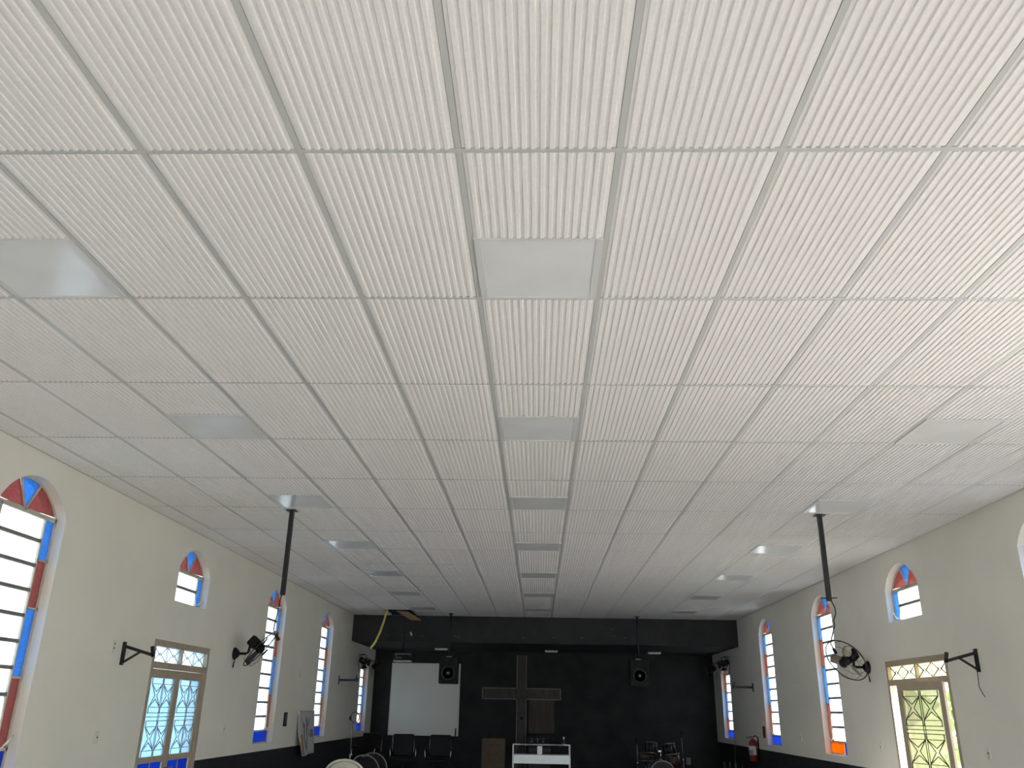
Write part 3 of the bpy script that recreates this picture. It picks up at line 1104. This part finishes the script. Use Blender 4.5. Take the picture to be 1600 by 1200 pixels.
bm = B(); lathe(bm, [(0.045, 0), (0.045, 0.03), (0.03, 0.03), (0.028, 0.02)], 16, axis=(0, 1, 0), origin=(0.10, 0.15, 0.07)); part('lens', bm, BLACKP, t)
for i in range(3):
    bm = B(); box(bm, (-0.12+i*0.05, -0.151, 0.085), (0.035, 0.003, 0.022)); part('vent', bm, GREYM, b_)

def speaker(x, y, z0, label):
    t = thing('loudspeaker', label, 'loudspeaker', (x, y, z0), group='loudspeakers hung in front of the soffit')
    w, d, h = 0.41, 0.36, 0.555
    bm = B(); rbox(bm, (0, d/2, h/2), (w, d, h), 0.012); c = part('cabinet', bm, BLACKP, t)
    bm = B(); lathe(bm, [(0.150, 0), (0.152, 0.010), (0.135, 0.012), (0.125, 0.002), (0.05, -0.03)], 28, axis=(0,-1,0), origin=(0, 0, 0.22)); wf = part('woofer', bm, mat('woofer rubber', (0.022, 0.022, 0.024), 0.5), t)
    bm = B(); lathe(bm, [(0.055, -0.03), (0.048, -0.008), (0.025, 0.006), (0.005, 0.010)], 18, axis=(0,-1,0), origin=(0, 0, 0.22)); part('dust_cap', bm, mat('dust cap', (0.09, 0.085, 0.08), 0.4), wf)
    bm = B()
    for sx in (-1, 1):
        box(bm, (-0.085+sx*0.052, -0.006, 0.46), (0.012, 0.014, 0.12))
    for sz in (-1, 1):
        box(bm, (-0.085, -0.006, 0.46+sz*0.054), (0.104, 0.014, 0.012))
    part('horn', bm, BLACKP, t)
    bm = B(); lathe(bm, [(0.045, 0), (0.045, 0.012), (0.032, 0.010), (0.01, 0.0)], 18, axis=(0,-1,0), origin=(0.095, 0, 0.465)); part('tweeter', bm, BLACKP, t)
    for sx in (-1, 1):
        bm = B(); lathe(bm, [(0.022, 0), (0.022, 0.004), (0.014, 0.002)], 12, axis=(0,-1,0), origin=(sx*0.15, 0, 0.05)); part('port', bm, RUBBER, t)
    bm = B(); tube(bm, [(0, d*0.4, h-0.01), (0, d*0.4, ZC-z0+0.01)], 0.024, 10); part('pole', bm, BLACKM, t)
    bm = B(); box(bm, (0, d*0.4, h+0.012), (0.12, 0.12, 0.024)); part('pole_socket', bm, GREYM, t)
    bm = B(); box(bm, (0, d*0.4, ZC-z0-0.012), (0.10, 0.10, 0.02)); part('flange', bm, BLACKM, t)
    return t
speaker(-1.985, 19.40, 2.215, 'black loudspeaker hanging on a pole in front of the projection screen')
speaker(2.225, 19.48, 2.225, 'black loudspeaker hanging on a pole right of the cross')

# ================================================================== BACK WALL
t = thing('cross', 'tall dark wooden cross with light-catching edges painted pale against the black wall', 'cross', (-0.435, YB, STAGE))
S0 = STAGE
bm = B(); box(bm, (0, -0.05, (3.05-S0)/2), (0.262, 0.08, 3.05-S0)); part('upright', bm, CROSSW, t)
bm = B(); box(bm, (0, -0.055, 2.095-S0), (2.05, 0.086, 0.285)); part('crossbeam', bm, CROSSW, t)
ed = 0.022
def edge(c, s):
    bm = B(); box(bm, c, s); part('lit_edge', bm, CROSSE, t)
for s in (-1, 1):
    edge((s*(0.131-ed/2), -0.093, (1.95-S0)/2), (ed, 0.012, 1.95-S0))
    edge((s*(0.131-ed/2), -0.093, (2.24+3.05)/2-S0), (ed, 0.012, 3.05-2.24))
    edge((s*(1.025-ed/2), -0.101, 2.095-S0), (ed, 0.012, 0.285))
    for sz in (-1, 1):
        a, b = 0.131, 1.025-ed
        edge((s*(a+b)/2, -0.101, 2.095-S0+sz*(0.1425-ed/2)), (b-a, 0.012, ed))
bm = B(); lathe(bm, [(0.045, 0), (0.045, 0.004)], 14, axis=(0,-1,0), origin=(0.01, -0.0905, 1.50-S0)); part('bolt_hole', bm, RUBBER, t)

t = thing('projection_screen', 'large pale grey projection screen on the black stage wall', 'projection screen', (-2.957, YB-0.001, 1.045))
bm = B(); box(bm, (0, -0.05, 0.885), (1.76, 0.02, 1.72)); part('surface', bm, SCREEN, t)
bm = B()
for s in (-1, 1):
    box(bm, (s*0.895, -0.052, 0.885), (0.03, 0.03, 1.77))
box(bm, (0, -0.052, 0.015), (1.76, 0.03, 0.03)); box(bm, (0, -0.052, 1.757), (1.76, 0.03, 0.026))
part('border', bm, mat('screen border', (0.70, 0.69, 0.66), 0.6), t)
bm = B(); box(bm, (0, -0.02, 1.70), (1.5, 0.04, 0.05)); box(bm, (0, -0.02, 0.1), (1.5, 0.04, 0.05)); part('batten', bm, BLACKP, t)
bm = B(); box(bm, (0.84, -0.075, 0.09), (0.03, 0.02, 0.20)); part('corner_clip', bm, BLACKP, t)

bm = B(); box(bm, (0.095, YB-0.022, 1.55), (0.66, 0.04, 0.80))
t = tag(part('brown_panel', bm, BROWN), 'dark brown wooden panel on the wall beside the cross upright', 'panel')
t = thing('equipment_rack', 'low black equipment rack with grey marks behind the lectern', 'equipment rack', (0.045, 22.85, STAGE))
bm = B(); rbox(bm, (0, 0, 0.47), (0.62, 0.42, 0.94), 0.01); part('case', bm, BLACKP, t)
MK = mat('grey marking', (0.075, 0.075, 0.08), 0.5)
bm = B()
box(bm, (-0.20, -0.213, 0.86), (0.09, 0.004, 0.02)); box(bm, (-0.21, -0.213, 0.795), (0.08, 0.004, 0.03)); box(bm, (-0.19, -0.213, 0.83), (0.02, 0.004, 0.05)); part('marking', bm, MK, t)
bm = B(); box(bm, (-0.055, -0.213, 0.86), (0.10, 0.004, 0.022)); box(bm, (-0.055, -0.213, 0.81), (0.03, 0.004, 0.08)); part('marking', bm, MK, t)
bm = B(); box(bm, (0.08, -0.213, 0.86), (0.09, 0.004, 0.02)); box(bm, (0.085, -0.213, 0.80), (0.045, 0.004, 0.045)); part('marking', bm, MK, t)
for i in range(5):
    bm = B(); box(bm, (0, -0.212, 0.12+i*0.12), (0.54, 0.004, 0.09)); part('rack_unit', bm, BLACKM, t)

t = thing('cardboard_box', 'tall closed cardboard box standing left of the cross', 'box', (-1.055, 21.7, STAGE))
bm = B(); rbox(bm, (0, 0, 0.44), (0.55, 0.36, 0.88), 0.006, 1); part('carton', bm, CARD, t)
PR1 = mat('faded purple print', (0.09, 0.055, 0.065), 0.8); PR2 = mat('brown print', (0.085, 0.06, 0.04), 0.8)
for k in range(4):
    bm = B(); box(bm, (-0.08+k*0.075, -0.1812, 0.735), (0.055, 0.002, 0.026)); part('print', bm, PR1, t)
bm = B(); box(bm, (-0.10, -0.1812, 0.545), (0.16, 0.002, 0.02)); part('print', bm, PR2, t)
bm = B(); box(bm, (0.11, -0.1812, 0.55), (0.12, 0.002, 0.016)); part('print', bm, PR2, t)
bm = B(); box(bm, (0, -0.03, 0.881), (0.06, 0.28, 0.002)); part('tape', bm, mat('tan tape', (0.2, 0.15, 0.09), 0.3), t)

# ================================================================== LECTERN
t = thing('lectern', 'chrome and glass lectern with a pale metal shelf in front of the cross', 'lectern', (0.067, 17.5, 0))
ALU = mat('brushed aluminium', (0.74, 0.78, 0.80), 0.4, 0.2, vary=0.05, scale=8)
for sx in (-1, 1):
    for yy in (0, 0.38):
        bm = B(); tube(bm, [(sx*0.545, yy, 0.02), (sx*0.545, yy, 1.075)], 0.013, 10); part('post', bm, ALU, t)
    bm = B(); rbox(bm, (sx*0.545, 0.19, 0.012), (0.05, 0.50, 0.024), 0.006); part('foot', bm, ALU, t)
bm = B(); box(bm, (0, 0.19, 1.082), (1.12, 0.44, 0.010)); part('glass_top', bm, glass('lectern glass', (0.9, 0.95, 0.95), 0.9), t)
bm = B(); rbox(bm, (0, 0.0, 0.828), (1.07, 0.024, 0.155), 0.006); part('front_panel', bm, ALU, t)
bm = B(); box(bm, (0, 0.19, 0.90), (1.06, 0.36, 0.012)); part('shelf', bm, ALU, t)
for sx in (-1, 1):
    bm = B(); box(bm, (sx*0.48, -0.02, 1.088), (0.15, 0.03, 0.018)); part('corner_clip', bm, GREYM, t)
bm = B(); box(bm, (0, 0.19, 0.30), (1.06, 0.02, 0.03)); part('stretcher', bm, ALU, t)
bm = B(); rbox(bm, (0, 0, 0.075), (0.095, 0.05, 0.15), 0.006)
tag(part('paper_carton', bm, mat('white carton', (0.93, 0.95, 0.91), 0.6), None, (0.035, 17.60, 0.906)), 'small bright white carton standing on the lectern shelf', 'carton')
t = thing('desk_microphone', 'small microphone on a grey stand at the right end of the lectern top', 'microphone', (0.50, 17.60, 1.090))
bm = B(); lathe(bm, [(0.055, 0), (0.055, 0.012), (0.03, 0.024), (0.01, 0.03)], 16); part('base', bm, GREYM, t)
bm = B(); tube(bm, [(0, 0, 0.02), (0.005, 0, 0.07), (0.0, 0, 0.10)], 0.006, 6); part('neck', bm, GREYM, t)
bm = B(); lathe(bm, [(0.010, 0.09), (0.018, 0.10), (0.022, 0.125), (0.012, 0.145)], 12); part('capsule', bm, CHROME, t)

# ================================================================== CHAIRS
def office_chair(x, y, z, rz, label):
    t = thing('office_chair', label, 'chair', (x, y, z), (0, 0, rz), group='black chairs with chrome arms on the stage')
    # front faces -y
    bm = B(); rbox(bm, (0, 0, 0.45), (0.50, 0.48, 0.08), 0.03, 3); part('seat', bm, BLACKP, t)
    rot = Matrix.Rotation(R(-8), 3, 'X')
    bm = B(); rbox(bm, (0, 0.27, 0.74), (0.47, 0.06, 0.46), 0.028, 3, rot); part('backrest', bm, BLACKP, t)
    for s in (-1, 1):
        bm = B()
        tube(bm, [(s*0.235, 0.24, 0.52), (s*0.27, 0.18, 0.66), (s*0.285, 0.05, 0.685), (s*0.285, -0.12, 0.67), (s*0.285, -0.19, 0.60), (s*0.27, -0.14, 0.45), (s*0.22, -0.10, 0.42)], 0.014, 8)
        a = part('armrest', bm, CHROME, t)
        bm = B(); rbox(bm, (s*0.285, -0.03, 0.70), (0.045, 0.22, 0.025), 0.01); part('arm_pad', bm, BLACKP, a)
        bm = B(); tube(bm, [(s*0.20, 0.24, 0.45), (s*0.235, 0.30, 0.60), (s*0.24, 0.335, 0.93)], 0.012, 8); part('back_rail', bm, CHROME, t)
    bm = B(); tube(bm, [(0, 0, 0.09), (0, 0, 0.42)], 0.03, 10); part('gas_column', bm, BLACKM, t)
    for i in range(5):
        a = 2*PI*i/5+PI/10
        bm = B(); bar(bm, (0, 0, 0.10), (0.28*math.cos(a), 0.28*math.sin(a), 0.075), 0.04, 0.03); part('leg', bm, CHROME, t)
        bm = B(); lathe(bm, [(0.028, -0.02), (0.03, 0), (0.028, 0.02)], 12, axis=(-math.sin(a), math.cos(a), 0), origin=(0.28*math.cos(a), 0.28*math.sin(a), 0.032)); part('caster', bm, RUBBER, t)
    return t
office_chair(-2.20, 20.2, STAGE-0.08+0.08, 0, 'black chair with chrome arms below the right half of the projection screen')
office_chair(-3.02, 20.35, STAGE, R(8), 'black chair with one glinting chrome arm below the left half of the projection screen')
office_chair(-3.90, 20.6, STAGE, R(-14), 'black chair against the dado below the short left window')

def tube_chair(x, y, rz, label):
    t = thing('stacking_chair', label, 'chair', (x, y, 0), (0, 0, rz), group='dark chairs with curved tube backs')
    bm = B(); rbox(bm, (0, 0, 0.45), (0.44, 0.42, 0.045), 0.018, 2); part('seat', bm, BLACKP, t)
    bm = B()
    arc = [(-0.24, 0.20, 0.44), (-0.25, 0.23, 0.66)] + [(-0.25*math.cos(a), 0.26+0.02*math.sin(a), 0.72+0.25*math.sin(a)) for a in [PI*i/14 for i in range(15)]] + [(0.25, 0.23, 0.66), (0.24, 0.20, 0.44)]
    tube(bm, arc, 0.011, 8); part('back_frame', bm, GREYM, t)
    bm = B()
    pts = [(0.225*math.cos(PI*i/14)*-1, 0.72+0.215*math.sin(PI*i/14)) for i in range(15)]
    prism(bm, [(p[0], p[1]) for p in pts], 'y', 0.255, 0.275); part('backrest', bm, BLACKP, t)
    for sx in (-1, 1):
        for sy in (-1, 1):
            bm = B(); tube(bm, [(sx*0.21, sy*0.19, 0.44), (sx*0.23, sy*0.22, 0.0)], 0.011, 8); part('leg', bm, GREYM, t)
    return t
tube_chair(-2.84, 15.2, PI, 'dark chair with a curved grey tube back just right of the cream chairs')
tube_chair(-2.84, 15.95, PI, 'dark chair with a curved grey tube back, the farther of the two')

def plastic_chair(x, y, z, rz, label):
    t = thing('plastic_chair', label, 'chair', (x, y, z), (0, 0, rz), group='stack of cream plastic chairs')
    # back towards -y (nearest the viewer)
    bm = B(); rbox(bm, (0, 0.02, 0.43), (0.46, 0.44, 0.03), 0.012, 2); part('seat', bm, CREAMP, t)
    def outline(w, z0, z1, k=14):
        pts = [(-w*0.86, z0)]
        for i in range(k+1):
            a = PI*(1-i/k)
            pts.append((w*math.cos(a), z1-0.20+0.20*math.sin(a)**0.9))
        pts.append((w*0.86, z0))
        return pts
    def sheet(pts, y0, y1, lean=-0.20):
        bm = B()
        A = [bm.verts.new((x_, y0+lean*(z_-0.44)+0.25*x_*x_, z_)) for x_, z_ in pts]
        Bv = [bm.verts.new((x_, y1+lean*(z_-0.44)+0.25*x_*x_, z_)) for x_, z_ in pts]
        bm.faces.new(A); bm.faces.new(Bv[::-1])
        n = len(pts)
        for i in range(n):
            bm.faces.new((A[i], Bv[i], Bv[(i+1) % n], A[(i+1) % n]))
        return bm
    part('backrest', sheet(outline(0.235, 0.44, 0.815), -0.195, -0.175), CREAMP, t)
    bm = B()
    op = outline(0.258, 0.42, 0.835)
    tube(bm, [(x_, -0.19-0.20*(z_-0.44)+0.25*x_*x_, z_) for x_, z_ in op], 0.017, 8); part('back_rim', bm, CREAMP, t)
    for s in (-1, 1):
        bm = B(); tube(bm, [(s*0.25, -0.20, 0.64), (s*0.285, 0.0, 0.65), (s*0.275, 0.18, 0.62), (s*0.26, 0.22, 0.45)], 0.019, 8); part('armrest', bm, CREAMP, t)
        for sy in (-1, 1):
            bm = B(); tube(bm, [(s*0.21, 0.02+sy*0.19, 0.43), (s*0.25, 0.02+sy*0.24, 0.0)], [0.026, 0.018], 8); part('leg', bm, CREAMP, t)
    return t
for i, lb in enumerate(('lowest', 'second lowest', 'second highest', 'topmost')):
    plastic_chair(-2.52, 12.15, i*0.073, 0, 'cream plastic chair with rounded back, %s of its stack' % lb)

# ================================================================== DRUMS, STANDS
SHELL = mat('dark drum shell', (0.010, 0.010, 0.011), 0.4, vary=0.1, spec=0.3)
SHELLB = mat('brown drum shell', (0.06, 0.032, 0.022), 0.35, vary=0.2)
HEADM = mat('drum head', (0.018, 0.02, 0.02), 0.5, spec=0.3)
def drum(parent, c, r, h, axis, shell, lugs=6, nm='shell'):
    ax = Vector(axis).normalized(); c = Vector(c)
    bm = B(); lathe(bm, [(r*0.985, -h/2), (r*0.985, h/2)], 28, axis=ax, origin=c); sh = part(nm, bm, shell, parent)
    for s in (-1, 1):
        bm = B(); lathe(bm, [(r*0.985, s*h/2-0.02), (r*1.03, s*h/2-0.02), (r*1.03, s*h/2+0.006), (r*0.95, s*h/2+0.006)], 28, axis=ax, origin=c, capends=False); part('hoop', bm, GREYM, sh)
        bm = B(); lathe(bm, [(r*0.96, 0), (r*0.96, 0.002)], 28, axis=ax, origin=c+ax*(s*h/2+(0.0 if s > 0 else -0.002))); part('drum_head', bm, HEADM, sh)
    u = ax.orthogonal().normalized(); w = ax.cross(u)
    for i in range(lugs):
        a = 2*PI*i/lugs
        p = c + r*1.035*(math.cos(a)*u+math.sin(a)*w)
        bm = B(); tube(bm, [p-ax*h*0.42, p+ax*h*0.5], 0.006, 6); part('lug', bm, GREYM, sh)
    return sh
t = thing('drum_kit', 'bass drum carrying two dark tom drums on a chrome mount', 'drum kit', (2.68, 20.0, STAGE))
drum(t, (0, 0, 0.285), 0.275, 0.40, (0, -1, 0.0), SHELL, 8, 'bass_drum')
drum(t, (-0.205, 0.05, 0.79), 0.135, 0.22, (0.10, 0.22, 1), SHELL, 6, 'tom_drum')
drum(t, (0.20, 0.10, 0.765), 0.14, 0.22, (-0.10, 0.22, 1), SHELL, 6, 'tom_drum')
bm = B(); tube(bm, [(0.0, 0.02, 0.55), (0.0, 0.02, 0.74)], 0.014, 8); tube(bm, [(-0.07, 0.03, 0.78), (-0.035, 0.02, 0.72), (0, 0.02, 0.735), (0.07, 0.04, 0.755)], 0.012, 8); rbox(bm, (-0.02, 0.01, 0.735), (0.07, 0.04, 0.04), 0.008); rbox(bm, (0, 0.02, 0.565), (0.07, 0.07, 0.02), 0.005)
part('tom_mount', bm, CHROME, t)
for s in (-1, 1):
    bm = B(); tube(bm, [(s*0.25, -0.12, 0.20), (s*0.34, -0.20, 0.0)], 0.010, 6); part('spur_leg', bm, CHROME, t)
t = thing('snare_drum', 'brown snare drum on a stand left of the bass drum', 'drum', (2.40, 20.45, STAGE))
drum(t, (0, 0, 0.60), 0.17, 0.15, (0, 0.05, 1), SHELLB, 6)
bm = B(); tube(bm, [(0, 0, 0.12), (0, 0, 0.50)], 0.012, 8); part('stand_pole', bm, CHROME, t)
for i in range(3):
    a = 2*PI*i/3+0.5
    bm = B(); tube(bm, [(0, 0, 0.30), (0.25*math.cos(a), 0.25*math.sin(a), 0.0)], 0.009, 6); part('stand_leg', bm, CHROME, t)
t = thing('floor_tom', 'brown floor tom drum right of the bass drum', 'drum', (2.98, 20.55, STAGE))
drum(t, (0, 0, 0.50), 0.20, 0.34, (-0.06, 0.05, 1), SHELLB, 6)
for i in range(3):
    a = 2*PI*i/3+0.3
    bm = B(); tube(bm, [(0.215*math.cos(a), 0.215*math.sin(a), 0.62), (0.215*math.cos(a), 0.215*math.sin(a), 0.03), (0.235*math.cos(a), 0.235*math.sin(a), 0.0)], 0.008, 6); part('leg', bm, CHROME, t)

def mic_stand(x, y, z, h, label, pop=False, mic=True, lean=0.0):
    t = thing('microphone_stand', label, 'microphone stand', (x, y, z), group='microphone stands')
    bm = B(); tube(bm, [(0, 0, 0.10), (lean*0.5, 0, h*0.55)], 0.013, 8); part('lower_tube', bm, GREYM, t)
    bm = B(); tube(bm, [(lean*0.5, 0, h*0.55), (lean, 0, h)], 0.009, 8); part('upper_tube', bm, GREYM, t)
    bm = B(); lathe(bm, [(0.018, h*0.53), (0.02, h*0.55), (0.018, h*0.58)], 10, origin=(lean*0.5, 0, 0)); part('clutch', bm, CHROME, t)
    for i in range(3):
        a = 2*PI*i/3+0.4
        bm = B(); tube(bm, [(0, 0, 0.14), (0.27*math.cos(a), 0.27*math.sin(a), 0.01)], 0.010, 6); part('leg', bm, GREYM, t)
    if mic:
        bm = B(); tube(bm, [(lean, 0, h-0.01), (lean, -0.02, h+0.05), (lean-0.005, -0.06, h+0.09)], [0.012, 0.014, 0.016], 8)
        lathe(bm, [(0.016, 0), (0.026, 0.015), (0.026, 0.04), (0.01, 0.055)], 12, axis=(0, -0.8, 0.6), origin=(lean-0.005, -0.06, h+0.09)); part('microphone', bm, BLACKP, t)
    if pop:
        bm = B(); tube(bm, [(0.05+0.085*math.cos(2*PI*i/24), -0.05, h+0.09+0.10*math.sin(2*PI*i/24)) for i in range(24)], 0.008, 6, closed=True); part('pop_filter_ring', bm, BLACKM, t)
        bm = B(); rbox(bm, (-0.05, -0.03, h+0.07), (0.04, 0.05, 0.07), 0.01); part('ring_clamp', bm, BLACKM, t)
    return t
mic_stand(2.17, 20.0, STAGE, 0.88, 'grey microphone stand just left of the drum kit')
mic_stand(3.17, 20.0, STAGE, 1.02, 'tall grey microphone stand right of the drum kit', lean=-0.02)
mic_stand(-3.72, 18.0, 0, 1.42, 'microphone stand with a round ring filter in front of the short left window', pop=True, mic=False)
mic_stand(3.44, 19.9, STAGE, 0.42, 'short grey microphone stand far right of the drum kit', mic=False)

bm = B(); rbox(bm, (3.80, YB-0.03, 0.57), (0.12, 0.06, 0.17), 0.015, 2)
tag(part('socket_box', bm, mat('grey box plastic', (0.16, 0.16, 0.155), 0.5)), 'grey socket box on the black wall right of the drums', 'socket box')

for i, (x, h, lb) in enumerate(((4.045, 0.55, 'leftmost'), (4.17, 0.545, 'second from the left'), (4.30, 0.535, 'third from the left'), (4.43, 0.50, 'rightmost'))):
    t = thing('metal_post', 'slim grey metal post by the right dado, %s of four' % lb, 'post', (x, 20.0, STAGE), group='slim metal posts by the right dado')
    bm = B(); lathe(bm, [(0.05, 0), (0.05, 0.008), (0.016, 0.016)], 14); part('foot', bm, GREYM, t)
    bm = B(); tube(bm, [(0, 0, 0.01), (-0.006, 0, h)], 0.014, 8); part('tube', bm, GREYM, t)

# wall cord beside the right stage window
bm = B(); tube(bm, [(4.578, 21.0, 2.60), (4.55, 21.0, 2.4), (4.53, 20.98, 1.6), (4.50, 20.95, 1.0), (4.47, 20.92, 0.55), (4.45, 20.9, STAGE)], 0.006, 6)
tag(part('power_cord', bm, mat('pale cord', (0.35, 0.33, 0.30), 0.6)), 'thin pale cord hanging beside the short right window', 'cord')

# ================================================================== EXTINGUISHER
t = thing('fire_extinguisher', 'red fire extinguisher hanging on the right wall over the dado', 'fire extinguisher', (XR-0.115, 19.03, 0.80))
bm = B(); lathe(bm, [(0.075, 0), (0.088, 0.012), (0.088, 0.34), (0.075, 0.385), (0.035, 0.41), (0.025, 0.43)], 26); part('cylinder', bm, REDP, t)
bm = B()
lathe(bm, [(0.0895, 0.12), (0.0895, 0.29)], 26, capends=False)
for f in [f for f in bm.faces if f.calc_center_median().y > 0.0 or f.calc_center_median().x > 0.045]:
    bm.faces.remove(f)
lb = part('paper_label', bm, mat('label paper', (0.60, 0.58, 0.52), 0.5), t)
bm = B()
lathe(bm, [(0.0905, 0.125), (0.0905, 0.22)], 26, capends=False)
for f in [f for f in bm.faces if f.calc_center_median().y > -0.01 or f.calc_center_median().x > -0.03]:
    bm.faces.remove(f)
part('label_print', bm, mat('blue print', (0.14, 0.22, 0.32), 0.5), lb)
bm = B(); lathe(bm, [(0.024, 0.42), (0.024, 0.465), (0.012, 0.475)], 14); part('valve', bm, CHROME, t)
bm = B(); bar(bm, (0.01, 0, 0.475), (-0.14, -0.02, 0.455), 0.022, 0.012); bar(bm, (0.01, 0, 0.45), (-0.12, -0.02, 0.425), 0.022, 0.010); part('handle', bm, BLACKP, t)
bm = B(); tube(bm, [(0.02, 0.0, 0.455), (0.055, -0.03, 0.49), (0.10, -0.05, 0.45), (0.105, -0.03, 0.32), (0.102, -0.02, 0.12)], 0.012, 8); part('hose', bm, RUBBER, t)
bm = B(); box(bm, (0.102, 0, 0.33), (0.026, 0.05, 0.10)); part('wall_hook', bm, GREYM, t)
t = thing('extinguisher_sign', 'small red sign on the right wall above the fire extinguisher', 'sign', (XR, 18.47, 1.37))
bm = B(); box(bm, (-0.003, 0, 0), (0.006, 0.20, 0.22)); part('plate', bm, REDP, t)
bm = B(); box(bm, (-0.007, 0, 0), (0.002, 0.10, 0.14)); part('symbol', bm, mat('dark symbol', (0.08, 0.05, 0.05), 0.5), t)
